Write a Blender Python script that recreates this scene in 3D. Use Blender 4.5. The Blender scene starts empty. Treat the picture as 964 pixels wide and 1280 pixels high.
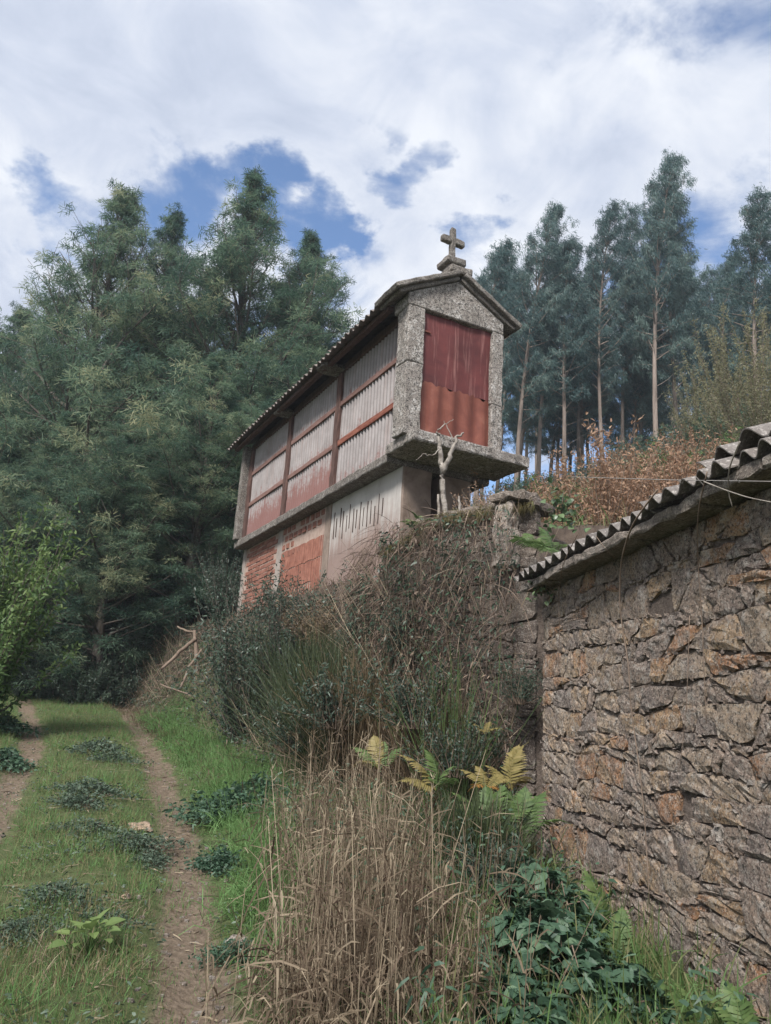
import bpy, bmesh, math, random
import numpy as np
from mathutils import Vector, Matrix, noise as mnoise

sc = bpy.context.scene
COL = sc.collection
rng = np.random.default_rng(7)
random.seed(7)
R_ = math.radians

# ------------------------------------------------------------------ camera
F_PX, W_PX, H_PX = 967.0, 964.0, 1280.0
PITCH, ROLL = R_(15.5), R_(3.5)
EYE = Vector((0, 0, 1.6))
cam_rot = Matrix.Rotation(math.pi / 2 + PITCH, 3, 'X') @ Matrix.Rotation(ROLL, 3, 'Z')
cd = bpy.data.cameras.new('camera')
cam = bpy.data.objects.new('camera', cd)
COL.objects.link(cam)
cam.matrix_world = Matrix.Translation(EYE) @ cam_rot.to_4x4()
cd.sensor_fit = 'VERTICAL'
cd.sensor_height = 24.0
cd.lens = F_PX / H_PX * 24.0
cd.clip_end = 3000
cd.clip_start = 0.05
sc.camera = cam


def ray(px, py):
    return cam_rot @ Vector(((px - W_PX / 2) / F_PX, -(py - H_PX / 2) / F_PX, -1.0))


def at(px, py, y):
    d = ray(px, py)
    return EYE + d * (y / d.y)


# ------------------------------------------------------------------ sky and sun
SUN_EL, SUN_AZ = R_(46), R_(205)          # azimuth clockwise from +y
sc.view_settings.view_transform = 'Standard'
sc.view_settings.look = 'None'
sc.view_settings.exposure = 0.9
sc.view_settings.gamma = 1.0
w = bpy.data.worlds.new('World')
sc.world = w
w.use_nodes = True
nt = w.node_tree
nt.nodes.clear()


def N(nt, kind, **kw):
    n = nt.nodes.new(kind)
    for k, v in kw.items():
        if k.startswith('i_'):
            key = k[2:]
            n.inputs[int(key) if key.isdigit() else key].default_value = v
        else:
            setattr(n, k, v)
    return n


def math_n(nt, op, a, b=None, clamp=False):
    n = nt.nodes.new('ShaderNodeMath')
    n.operation = op
    n.use_clamp = clamp
    for i, v in enumerate((a, b)):
        if v is None:
            continue
        if isinstance(v, (int, float)):
            n.inputs[i].default_value = v
        else:
            nt.links.new(v, n.inputs[i])
    return n.outputs[0]


def noise_n(nt, vec, scale, detail=6, rough=0.55, dist=0.0, dim='3D'):
    n = nt.nodes.new('ShaderNodeTexNoise')
    n.noise_dimensions = dim
    n.inputs['Scale'].default_value = scale
    n.inputs['Detail'].default_value = detail
    n.inputs['Roughness'].default_value = rough
    n.inputs['Distortion'].default_value = dist
    if vec is not None:
        nt.links.new(vec, n.inputs['Vector'])
    return n.outputs['Fac']


def ramp_n(nt, fac, stops, interp='LINEAR'):
    n = nt.nodes.new('ShaderNodeValToRGB')
    n.color_ramp.interpolation = interp
    el = n.color_ramp.elements
    while len(el) < len(stops):
        el.new(0.5)
    for e, (p, c) in zip(el, stops):
        e.position = p
        e.color = (c, c, c, 1) if isinstance(c, (int, float)) else (*c, 1)
    nt.links.new(fac, n.inputs[0])
    return n.outputs[0]


def mix_n(nt, fac, a, b, mode='MIX'):
    n = nt.nodes.new('ShaderNodeMix')
    n.data_type = 'RGBA'
    n.blend_type = mode
    for k, v in ((0, fac), (6, a), (7, b)):
        if isinstance(v, (int, float)):
            n.inputs[k].default_value = v
        elif isinstance(v, tuple):
            n.inputs[k].default_value = (*v, 1)
        else:
            nt.links.new(v, n.inputs[k])
    return n.outputs[2]


def map_n(nt, v, a, b, c=0.0, d=1.0, smooth=True):
    n = nt.nodes.new('ShaderNodeMapRange')
    n.interpolation_type = 'SMOOTHSTEP' if smooth else 'LINEAR'
    nt.links.new(v, n.inputs[0])
    for i, q in enumerate((a, b, c, d)):
        n.inputs[1 + i].default_value = q
    return n.outputs[0]


sky = N(nt, 'ShaderNodeTexSky', sky_type='NISHITA', sun_disc=False, sun_elevation=SUN_EL,
        sun_rotation=SUN_AZ, altitude=300, air_density=1.0, dust_density=0.1, ozone_density=4.0)
bg_sky = N(nt, 'ShaderNodeBackground', i_Strength=0.115)
nt.links.new(sky.outputs[0], bg_sky.inputs[0])
tc = N(nt, 'ShaderNodeTexCoord')
sep = N(nt, 'ShaderNodeSeparateXYZ')
nt.links.new(tc.outputs['Generated'], sep.inputs[0])
zz = math_n(nt, 'ADD', math_n(nt, 'MAXIMUM', sep.outputs[2], 0.0), 0.22)
cmb = N(nt, 'ShaderNodeCombineXYZ')
nt.links.new(math_n(nt, 'DIVIDE', sep.outputs[0], zz), cmb.inputs[0])
nt.links.new(math_n(nt, 'DIVIDE', sep.outputs[1], zz), cmb.inputs[1])
cv = cmb.outputs[0]
n1 = noise_n(nt, cv, 2.6, 10, 0.58, 0.35)
n2 = noise_n(nt, cv, 1.25, 8, 0.55, 0.5)
n3 = noise_n(nt, cv, 5.5, 8, 0.6, 0.6)
# openings in the cloud deck: (pixel direction, angular cos inner/outer, weight)
holes = None
wn = nt.nodes.new('ShaderNodeTexNoise')
wn.inputs['Scale'].default_value = 5.0
wn.inputs['Detail'].default_value = 7
wn.inputs['Roughness'].default_value = 0.6
nt.links.new(cv, wn.inputs['Vector'])
wsub = N(nt, 'ShaderNodeVectorMath', operation='SUBTRACT')
nt.links.new(wn.outputs['Color'], wsub.inputs[0])
wsub.inputs[1].default_value = (.5, .5, .5)
wmul = N(nt, 'ShaderNodeVectorMath', operation='MULTIPLY_ADD')
nt.links.new(wsub.outputs[0], wmul.inputs[0])
wmul.inputs[1].default_value = (.24, .24, .24)
nt.links.new(tc.outputs['Generated'], wmul.inputs[2])
wnm = N(nt, 'ShaderNodeVectorMath', operation='NORMALIZE')
nt.links.new(wmul.outputs[0], wnm.inputs[0])
wdir = wnm.outputs[0]
for px, py, ang, wt in ((80, 255, 3.2, .42), (225, 262, 3.4, .46), (330, 268, 3.2, .44), (395, 285, 3.0, .46), (195, 205, 2.4, .30), (270, 245, 2.6, .36), (130, 270, 3.4, .38),
                        (515, 205, 1.8, .26), (478, 125, 1.6, .20), (590, 315, 2.6, .36), (880, 345, 5.0, .42), (830, 42, 3.0, .16),
                        (800, 560, 9.0, .42), (690, 560, 7.0, .40), (360, 480, 9.0, .3)):
    d = ray(px, py).normalized()
    dn = N(nt, 'ShaderNodeVectorMath', operation='DOT_PRODUCT')
    nt.links.new(wdir, dn.inputs[0])
    dn.inputs[1].default_value = d
    h = map_n(nt, dn.outputs['Value'], math.cos(R_(ang * 1.5)), math.cos(R_(ang * 0.1)), 0, wt)
    holes = h if holes is None else math_n(nt, 'MAXIMUM', holes, h)
cov = math_n(nt, 'SUBTRACT', math_n(nt, 'ADD', math_n(nt, 'MULTIPLY', n1, 1.7), 0.0), math_n(nt, 'MULTIPLY', holes, 1.25))
cov = math_n(nt, 'ADD', cov, math_n(nt, 'MULTIPLY', math_n(nt, 'SUBTRACT', n3, 0.5), 0.75))
cloud_mask = map_n(nt, cov, 0.28, 0.70)
shade = math_n(nt, 'ADD', math_n(nt, 'MULTIPLY', n2, 0.65), math_n(nt, 'MULTIPLY', n3, 0.35))
ccol = ramp_n(nt, shade, [(0.34, (0.36, 0.42, 0.55)), (0.47, (0.56, 0.61, 0.72)), (0.56, (0.74, 0.77, 0.83)), (0.68, (0.9, 0.91, 0.94))])
bg_c = N(nt, 'ShaderNodeBackground', i_Strength=0.655)
nt.links.new(ccol, bg_c.inputs[0])
mx = N(nt, 'ShaderNodeMixShader')
nt.links.new(cloud_mask, mx.inputs[0])
nt.links.new(bg_sky.outputs[0], mx.inputs[1])
nt.links.new(bg_c.outputs[0], mx.inputs[2])
wo = N(nt, 'ShaderNodeOutputWorld')
nt.links.new(mx.outputs[0], wo.inputs[0])

sl = bpy.data.lights.new('sun', 'SUN')
sl.energy = 3.3
sl.angle = R_(14)
sl.color = (1.0, 0.97, 0.92)
so = bpy.data.objects.new('sun', sl)
COL.objects.link(so)
sdir = Vector((math.sin(SUN_AZ) * math.cos(SUN_EL), math.cos(SUN_AZ) * math.cos(SUN_EL), math.sin(SUN_EL)))
so.rotation_euler = sdir.to_track_quat('Z', 'Y').to_euler()


# ------------------------------------------------------------------ object helpers
def link(name, me, mat=None, parent=None):
    o = bpy.data.objects.new(name, me)
    COL.objects.link(o)
    if mat is not None and me is not None and not me.materials:
        for m in (mat if isinstance(mat, (list, tuple)) else [mat]):
            me.materials.append(m)
    if parent is not None:
        o.parent = parent
    return o


def tag(o, label=None, cat=None, group=None, kind=None):
    if label:
        o['label'] = label
    if cat:
        o['category'] = cat
    if group:
        o['group'] = group
    if kind:
        o['kind'] = kind
    return o


def thing(name, label, cat, loc=(0, 0, 0), rz=0.0, group=None, scale=None):
    o = bpy.data.objects.new(name, None)
    COL.objects.link(o)
    o.location = loc
    o.rotation_euler = (0, 0, rz)
    if scale is not None:
        o.scale = scale
    return tag(o, label, cat, group)


def copy_tree(o, parent=None):
    c = o.copy()
    COL.objects.link(c)
    if parent is not None:
        c.parent = parent
    for ch in list(o.children):
        copy_tree(ch, c)
    return c


def npmesh(name, V, Fc, tint=None, smooth=False, extra=None):
    V = np.ascontiguousarray(V, dtype=np.float32).reshape(-1, 3)
    Fc = np.ascontiguousarray(Fc, dtype=np.int32)
    n, k = Fc.shape
    me = bpy.data.meshes.new(name)
    me.vertices.add(len(V))
    me.vertices.foreach_set('co', V.ravel())
    me.loops.add(n * k)
    me.loops.foreach_set('vertex_index', Fc.ravel())
    me.polygons.add(n)
    me.polygons.foreach_set('loop_start', np.arange(0, n * k, k, dtype=np.int32))
    me.polygons.foreach_set('use_smooth', np.full(n, bool(smooth)))
    me.update(calc_edges=True)
    if tint is not None:
        a = me.attributes.new('tint', 'FLOAT', 'POINT')
        a.data.foreach_set('value', np.ascontiguousarray(tint, dtype=np.float32))
    for nm, arr in (extra or {}).items():
        a = me.attributes.new(nm, 'FLOAT', 'POINT')
        a.data.foreach_set('value', np.ascontiguousarray(arr, dtype=np.float32))
    return me


class MB:
    """collects quads/tris in numpy blocks; build() makes one mesh"""
    def __init__(self):
        self.V, self.F, self.T, self.n = [], [], [], 0

    def add(self, V, Fc, tint=0.5):
        V = np.asarray(V, dtype=np.float32).reshape(-1, 3)
        Fc = np.asarray(Fc, dtype=np.int32)
        if Fc.shape[1] == 3:
            Fc = np.concatenate([Fc, Fc[:, 2:3]], axis=1)
        self.V.append(V)
        self.F.append(Fc + self.n)
        self.T.append(np.broadcast_to(np.asarray(tint, dtype=np.float32), (len(V),)))
        self.n += len(V)
        return self

    def mesh(self, name, smooth=False):
        V = np.concatenate(self.V)
        Fc = np.concatenate(self.F)
        T = np.concatenate(self.T)
        tri = Fc[:, 2] == Fc[:, 3]
        if not tri.any():
            return npmesh(name, V, Fc, T, smooth)
        if tri.all():
            return npmesh(name, V, Fc[:, :3], T, smooth)
        q, t = Fc[~tri], Fc[tri][:, :3]
        me = bpy.data.meshes.new(name)
        me.vertices.add(len(V))
        me.vertices.foreach_set('co', V.ravel())
        me.loops.add(len(q) * 4 + len(t) * 3)
        me.loops.foreach_set('vertex_index', np.concatenate([q.ravel(), t.ravel()]))
        me.polygons.add(len(q) + len(t))
        ls = np.concatenate([np.arange(len(q)) * 4, len(q) * 4 + np.arange(len(t)) * 3]).astype(np.int32)
        me.polygons.foreach_set('loop_start', ls)
        me.polygons.foreach_set('use_smooth', np.full(len(ls), bool(smooth)))
        me.update(calc_edges=True)
        a = me.attributes.new('tint', 'FLOAT', 'POINT')
        a.data.foreach_set('value', np.ascontiguousarray(T))
        return me

    def build(self, name, mat=None, parent=None, smooth=False):
        return link(name, self.mesh(name, smooth), mat, parent)


def tube(pts, radii, n=6, cap=True):
    P = np.asarray(pts, float)
    m = len(P)
    radii = np.broadcast_to(np.asarray(radii, float), (m,))
    T = np.gradient(P, axis=0)
    T /= np.linalg.norm(T, axis=1, keepdims=True) + 1e-9
    ref = np.array([0.31, 0.95, 0.05]) if abs(T[0][2]) > 0.6 else np.array([0, 0, 1.0])
    A = np.cross(T, ref)
    A /= np.linalg.norm(A, axis=1, keepdims=True) + 1e-9
    B = np.cross(T, A)
    th = np.linspace(0, 2 * math.pi, n, endpoint=False)
    ring = np.cos(th)[None, :, None] * A[:, None] + np.sin(th)[None, :, None] * B[:, None]
    V = (P[:, None] + ring * radii[:, None, None]).reshape(-1, 3)
    Fc = []
    for i in range(m - 1):
        for j in range(n):
            k = (j + 1) % n
            Fc.append((i * n + j, i * n + k, (i + 1) * n + k, (i + 1) * n + j))
    if cap:
        V = np.vstack([V, P[0], P[-1]])
        a, b = m * n, m * n + 1
        for j in range(n):
            k = (j + 1) % n
            Fc.append((a, k, j, j))
            Fc.append((b, (m - 1) * n + j, (m - 1) * n + k, (m - 1) * n + k))
    return V, np.array(Fc)


def fast_tubes(P0, P1, r0, r1, n=3):
    """many straight twigs at once"""
    P0, P1 = np.asarray(P0, float), np.asarray(P1, float)
    m = len(P0)
    T = P1 - P0
    T /= np.linalg.norm(T, axis=1, keepdims=True) + 1e-9
    A = np.cross(T, np.array([0.3, 0.2, 0.93]))
    A /= np.linalg.norm(A, axis=1, keepdims=True) + 1e-9
    B = np.cross(T, A)
    th = np.linspace(0, 2 * math.pi, n, endpoint=False)
    ring = np.cos(th)[None, :, None] * A[:, None] + np.sin(th)[None, :, None] * B[:, None]
    r0 = np.broadcast_to(r0, (m,))[:, None, None]
    r1 = np.broadcast_to(r1, (m,))[:, None, None]
    V = np.concatenate([P0[:, None] + ring * r0, P1[:, None] + ring * r1], axis=1).reshape(-1, 3)
    j = np.arange(n)
    k = (j + 1) % n
    q = np.stack([j, k, n + k, n + j], axis=1)
    Fc = (q[None] + (np.arange(m) * 2 * n)[:, None, None]).reshape(-1, 4)
    return V, Fc


def blades(P, D, L, Wd, droop=0.0, seg=2, side=None, tip=0.05, rg=None, mid=1.0):
    """tapered leaf strips: base points P, directions D, lengths L, widths Wd"""
    rg = rg or rng
    P = np.asarray(P, float)
    m = len(P)
    D = np.asarray(D, float)
    D = D / (np.linalg.norm(D, axis=1, keepdims=True) + 1e-9)
    L = np.broadcast_to(np.asarray(L, float), (m,))
    Wd = np.broadcast_to(np.asarray(Wd, float), (m,))
    droop = np.broadcast_to(np.asarray(droop, float), (m,))
    if side is None:
        side = np.cross(D, rg.normal(size=(m, 3)))
    side = side / (np.linalg.norm(side, axis=1, keepdims=True) + 1e-9)
    rows = []
    for i in range(seg + 1):
        t = i / seg
        c = P + D * (L * t)[:, None]
        c[:, 2] -= droop * L * t * t
        wt = (1 - t) * mid + tip * t if i > 0 else 0.55
        if seg >= 3 and 0 < i < seg:
            wt = mid * (1 - 0.35 * t)
        h = side * (Wd * wt * 0.5)[:, None]
        rows.append(c - h)
        rows.append(c + h)
    V = np.stack(rows, axis=1)
    k = 2 * (seg + 1)
    q = np.array([[2 * i, 2 * i + 1, 2 * i + 3, 2 * i + 2] for i in range(seg)])
    Fc = (q[None] + (np.arange(m) * k)[:, None, None]).reshape(-1, 4)
    return V.reshape(-1, 3), Fc, k


def rough_box(c, s, seg=0.15, bev=0.015, amp=0.006, freq=5.0, seed=0.0, R=None):
    """box with rounded, chipped edges; returns V, F"""
    h = np.asarray(s, float) / 2
    bev = min(bev, h.min() * 0.45)
    ax = []
    for a in range(3):
        n = max(1, int(round((2 * h[a] - 2 * bev) / seg)))
        n = min(n, 14)
        ax.append(np.concatenate([[-h[a]], np.linspace(-h[a] + bev, h[a] - bev, n + 1), [h[a]]]))
    nn = [len(a) for a in ax]
    idx, V, Fc = {}, [], []

    def vid(i, j, k):
        key = (i, j, k)
        if key not in idx:
            p = np.array([ax[0][i], ax[1][j], ax[2][k]])
            ext = [(key[a] in (0, nn[a] - 1)) for a in range(3)]
            ne = sum(ext)
            if ne >= 2:
                q = 1 - 1 / math.sqrt(ne)
                for a in range(3):
                    if ext[a]:
                        p[a] -= math.copysign(bev * q, p[a])
            d = mnoise.noise_vector(Vector(p + np.asarray(c)) * freq + Vector((seed, seed * 1.7, 0)))
            d2 = mnoise.noise_vector(Vector(p + np.asarray(c)) * freq * 3.1 + Vector((seed, 3, 0)))
            p = p + np.array(d) * amp + np.array(d2) * amp * 0.5 * (1 + ne)
            idx[key] = len(V)
            V.append(p)
        return idx[key]
    for a in range(3):
        b, d = (a + 1) % 3, (a + 2) % 3
        for side in (0, nn[a] - 1):
            for i in range(nn[b] - 1):
                for j in range(nn[d] - 1):
                    ids = []
                    for (p, q) in ((i, j), (i + 1, j), (i + 1, j + 1), (i, j + 1)):
                        key = [0, 0, 0]
                        key[a], key[b], key[d] = side, p, q
                        ids.append(vid(*key))
                    Fc.append(ids if side else ids[::-1])
    V = np.array(V)
    if R is not None:
        V = V @ np.array(R).T
    return V + np.asarray(c), np.array(Fc)


def corrugated(o, across, along, nor, wid, length, pitch, amp, thick=0.006, nper=8, nl=6, warp=0.01, seed=0.0, phase=0.0):
    """corrugated sheet: waves repeat along `across`, run along `along`"""
    o, across, along, nor = [np.asarray(v, float) for v in (o, across, along, nor)]
    nu = max(2, int(wid / pitch * nper))
    u = np.linspace(0, wid, nu + 1)
    v = np.linspace(0, length, nl + 1)
    U, Vv = np.meshgrid(u, v, indexing='ij')
    Wv = amp * np.cos(2 * math.pi * U / pitch + phase)
    for k in range(3):
        f = 1.3 + k * 1.1
        Wv = Wv + warp / (k + 1) * np.sin(f * U * 2.1 + seed * (k + 2)) * np.cos(f * Vv * 1.7 + seed * 1.3)
    Vv2 = Vv + 0.012 * np.sin(U * 9 + seed * 5) * (np.abs(Vv - length / 2) > length * .45)
    top = o + U[..., None] * across + Vv2[..., None] * along + Wv[..., None] * nor
    bot = top - thick * nor
    n1_, n2_ = nu + 1, nl + 1
    V = np.concatenate([top.reshape(-1, 3), bot.reshape(-1, 3)])
    I = np.arange(n1_ * n2_).reshape(n1_, n2_)
    J = I + n1_ * n2_
    q = np.stack([I[:-1, :-1], I[1:, :-1], I[1:, 1:], I[:-1, 1:]], -1).reshape(-1, 4)
    q2 = np.stack([J[:-1, :-1], J[:-1, 1:], J[1:, 1:], J[1:, :-1]], -1).reshape(-1, 4)
    edges = []
    for a, b in ((I[:, 0], J[:, 0]), (J[:, -1], I[:, -1])):
        edges.append(np.stack([a[:-1], b[:-1], b[1:], a[1:]], -1))
    for a, b in ((J[0], I[0]), (I[-1], J[-1])):
        edges.append(np.stack([a[:-1], b[:-1], b[1:], a[1:]], -1))
    return V, np.concatenate([q, q2] + edges)


def smooth(a, b, x):
    t = np.clip((x - a) / (b - a), 0, 1)
    return t * t * (3 - 2 * t)


def vnoise(x, y, f=1.0, s=0.0):
    """cheap smooth pseudo-noise in [-1,1], vectorised"""
    x = np.asarray(x, float) * f
    y = np.asarray(y, float) * f
    return (np.sin(1.7 * x + 2.3 * y + s) + np.sin(-2.9 * x + 1.1 * y + 1.3 * s + 1) + np.sin(3.7 * x - 3.1 * y + 2.1 * s + 2)
            + np.sin(5.3 * x + 4.7 * y + .7 * s + 4)) / 4


# ------------------------------------------------------------------ materials
def new_mat(name):
    m = bpy.data.materials.new(name)
    m.use_nodes = True
    nt = m.node_tree
    b = nt.nodes['Principled BSDF']
    b.inputs['Roughness'].default_value = 0.85
    b.inputs['Specular IOR Level'].default_value = 0.25
    return m, nt, b


def coords(nt, rand=0.0):
    g = nt.nodes.new('ShaderNodeTexCoord').outputs['Object']
    if rand:
        oi = nt.nodes.new('ShaderNodeObjectInfo').outputs['Random']
        va = N(nt, 'ShaderNodeVectorMath', operation='ADD')
        sc_ = N(nt, 'ShaderNodeVectorMath', operation='SCALE')
        cb = N(nt, 'ShaderNodeCombineXYZ')
        for i in range(3):
            nt.links.new(oi, cb.inputs[i])
        nt.links.new(cb.outputs[0], sc_.inputs[0])
        sc_.inputs['Scale'].default_value = rand
        nt.links.new(g, va.inputs[0])
        nt.links.new(sc_.outputs[0], va.inputs[1])
        return va.outputs[0], oi
    return g, None


def bump_n(nt, b, h, strength=0.6, dist=0.02):
    n = nt.nodes.new('ShaderNodeBump')
    n.inputs['Strength'].default_value = strength
    n.inputs['Distance'].default_value = dist
    nt.links.new(h, n.inputs['Height'])
    nt.links.new(n.outputs[0], b.inputs['Normal'])


def scaled(nt, v, sx, sy, sz):
    n = N(nt, 'ShaderNodeVectorMath', operation='MULTIPLY')
    nt.links.new(v, n.inputs[0])
    n.inputs[1].default_value = (sx, sy, sz)
    return n.outputs[0]


def stone_mat(name, stops, lichen=0.35, dark=0.3, fine=26.0, bump=0.9, val=1.0, patch=0.0):
    m, nt, b = new_mat(name)
    v, rnd = coords(nt, 37.0)
    big = noise_n(nt, v, 3.2, 5, 0.6, 0.4)
    base = ramp_n(nt, math_n(nt, 'ADD', math_n(nt, 'MULTIPLY', rnd, 0.55), math_n(nt, 'MULTIPLY', big, 0.55)), stops)
    mid = noise_n(nt, v, 11.0, 8, 0.7, 0.6)
    c = mix_n(nt, map_n(nt, mid, 0.42, 0.62, 0, 0.75), base, mix_n(nt, 0.6, base, (0.05, 0.04, 0.036)), 'MIX')
    li = noise_n(nt, v, 12.0, 10, 0.8, 0.6)
    c = mix_n(nt, map_n(nt, li, 0.51, 0.60, 0, lichen), c, (0.44 * val, 0.41 * val, 0.37 * val))
    if patch:
        bigp = map_n(nt, noise_n(nt, v, 2.6, 6, 0.6, 0.6), .38, .60, 0.12, 1.0)
        pa = noise_n(nt, v, 11.0, 8, 0.75, 0.5)
        c = mix_n(nt, math_n(nt, 'MULTIPLY', map_n(nt, pa, 0.48, 0.55, 0, patch), bigp), c, (0.56, 0.53, 0.5))
        pb = noise_n(nt, v, 19.0, 7, 0.75, 0.4)
        c = mix_n(nt, map_n(nt, pb, 0.54, 0.58, 0, patch), c, (0.04, 0.037, 0.034))
    if patch:
        sk = noise_n(nt, scaled(nt, v, 9, 9, .9), 1.0, 7, 0.65)
        c = mix_n(nt, map_n(nt, sk, 0.50, 0.64, 0, 0.55), c, (0.09, 0.08, 0.072))
    sp = noise_n(nt, v, 46.0, 5, 0.7)
    c = mix_n(nt, map_n(nt, sp, 0.50, 0.60, 0, dark), c, (0.035, 0.032, 0.03))
    sp2 = noise_n(nt, v, 70.0, 3, 0.7)
    c = mix_n(nt, map_n(nt, sp2, 0.53, 0.62, 0, 0.5), c, (0.5, 0.44, 0.38))
    nt.links.new(c, b.inputs['Base Color'])
    b.inputs['Roughness'].default_value = 0.9
    hh = math_n(nt, 'ADD', math_n(nt, 'MULTIPLY', mid, 1.0), math_n(nt, 'MULTIPLY', noise_n(nt, v, fine, 8, 0.75), 0.8))
    bump_n(nt, b, hh, bump, 0.03)
    return m


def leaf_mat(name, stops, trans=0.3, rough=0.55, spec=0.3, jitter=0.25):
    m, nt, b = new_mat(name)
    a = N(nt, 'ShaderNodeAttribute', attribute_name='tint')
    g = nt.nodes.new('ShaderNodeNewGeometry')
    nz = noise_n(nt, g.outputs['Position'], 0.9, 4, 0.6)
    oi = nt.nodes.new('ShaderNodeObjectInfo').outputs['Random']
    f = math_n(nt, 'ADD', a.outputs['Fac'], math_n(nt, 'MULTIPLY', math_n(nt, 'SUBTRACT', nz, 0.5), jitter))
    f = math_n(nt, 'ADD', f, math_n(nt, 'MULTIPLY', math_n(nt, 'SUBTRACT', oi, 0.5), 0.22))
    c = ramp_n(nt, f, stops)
    nt.links.new(c, b.inputs['Base Color'])
    b.inputs['Roughness'].default_value = rough
    b.inputs['Specular IOR Level'].default_value = spec
    tr = nt.nodes.new('ShaderNodeBsdfTranslucent')
    nt.links.new(c, tr.inputs['Color'])
    mxs = nt.nodes.new('ShaderNodeMixShader')
    mxs.inputs[0].default_value = trans
    nt.links.new(b.outputs[0], mxs.inputs[1])
    nt.links.new(tr.outputs[0], mxs.inputs[2])
    nt.links.new(mxs.outputs[0], nt.nodes['Material Output'].inputs[0])
    return m


def plain_mat(name, c1, c2, scale=8, bump=0.4, rough=0.9, sx=(1, 1, 1), rand=11.0, dist=0.01):
    m, nt, b = new_mat(name)
    v, rnd = coords(nt, rand)
    v = scaled(nt, v, *sx)
    n = noise_n(nt, v, scale, 8, 0.65, 0.4)
    nt.links.new(ramp_n(nt, n, [(0.32, c1), (0.68, c2)]), b.inputs['Base Color'])
    b.inputs['Roughness'].default_value = rough
    bump_n(nt, b, noise_n(nt, v, scale * 3, 8, 0.7), bump, dist)
    return m


M = {}
M['barn_stone'] = stone_mat('rubble_stone', [(0.10, (0.17, 0.125, 0.105)), (0.28, (0.31, 0.232, 0.18)), (0.42, (0.22, 0.175, 0.155)), (0.52, (0.37, 0.28, 0.20)),
                                              (0.62, (0.27, 0.21, 0.175)), (0.71, (0.39, 0.27, 0.165)), (0.79, (0.33, 0.17, 0.09)), (0.88, (0.38, 0.31, 0.255))], lichen=0.6, dark=0.8, fine=34, bump=1.0)
M['dark_stone'] = stone_mat('mossy_dark_stone', [(0.1, (0.07, 0.055, 0.048)), (0.5, (0.14, 0.11, 0.095)), (0.9, (0.2, 0.16, 0.13))], lichen=0.3)
M['granite'] = stone_mat('lichen_granite', [(0.1, (0.23, 0.2, 0.18)), (0.6, (0.3, 0.265, 0.24)), (1.0, (0.34, 0.3, 0.27))], lichen=0.6, dark=0.85, fine=40, bump=0.9, val=1.12, patch=0.95)
M['granite_dark'] = stone_mat('weathered_granite', [(0.1, (0.11, 0.095, 0.085)), (0.6, (0.15, 0.13, 0.115)), (1.0, (0.18, 0.155, 0.135))], lichen=0.4, dark=0.85, fine=40, bump=0.8, patch=0.35)
M['slab_stone'] = stone_mat('eave_slab_stone', [(0.1, (0.17, 0.14, 0.12)), (0.6, (0.24, 0.2, 0.17)), (1.0, (0.29, 0.24, 0.2))], lichen=0.4, dark=0.5)
M['pale_stone'] = stone_mat('pale_lichen_stone', [(0.1, (0.36, 0.31, 0.27)), (1.0, (0.44, 0.37, 0.32))], lichen=0.7, dark=0.6)
M['mortar'] = plain_mat('earth_mortar', (0.10, 0.078, 0.066), (0.27, 0.215, 0.18), 22, 1.0, dist=0.05)
M['wood_dark'] = plain_mat('dark_red_post', (0.05, 0.028, 0.024), (0.13, 0.075, 0.062), 6, 0.6, sx=(3, 3, .6))
M['wood_rail'] = plain_mat('faded_red_rail', (0.14, 0.07, 0.056), (0.25, 0.155, 0.135), 7, 0.4, sx=(1, .5, 3))
M['wood_rust'] = plain_mat('rust_red_rail', (0.13, 0.035, 0.024), (0.27, 0.11, 0.075), 7, 0.4, sx=(1, .5, 3))
M['concrete'] = plain_mat('grey_concrete', (0.25, 0.21, 0.185), (0.38, 0.33, 0.30), 5, 0.6)
M['concrete_dark'] = plain_mat('stained_concrete', (0.13, 0.095, 0.075), (0.27, 0.21, 0.175), 3, 0.7)
M['brick'] = plain_mat('red_brick', (0.16, 0.068, 0.05), (0.32, 0.15, 0.11), 5, 0.5, rand=60.0)
M['block'] = plain_mat('clay_block', (0.18, 0.07, 0.05), (0.31, 0.14, 0.10), 5, 0.5, rand=60.0)
M['brick_mortar'] = plain_mat('pale_mortar', (0.28, 0.2, 0.165), (0.42, 0.32, 0.27), 9, 0.6)
M['bark_grey'] = plain_mat('grey_bark', (0.07, 0.058, 0.05), (0.16, 0.135, 0.115), 5, 0.7, sx=(3, 3, .5))
M['bark_euc'] = plain_mat('peeling_eucalyptus_bark', (0.12, 0.095, 0.078), (0.30, 0.24, 0.205), 2.2, 0.5, sx=(3, 3, .35))
M['dead_wood'] = plain_mat('lichen_dead_wood', (0.12, 0.1, 0.085), (0.4, 0.36, 0.32), 18, 0.6)
M['twig'] = plain_mat('dry_brown_twig', (0.11, 0.08, 0.06), (0.24, 0.18, 0.14), 9, 0.4)
M['wire'] = plain_mat('grey_wire', (0.2, 0.18, 0.17), (0.34, 0.32, 0.3), 20, 0.2, rough=0.6)
M['slit'] = plain_mat('dark_slot', (0.05, 0.035, 0.03), (0.1, 0.07, 0.06), 9, 0.2)

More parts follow.
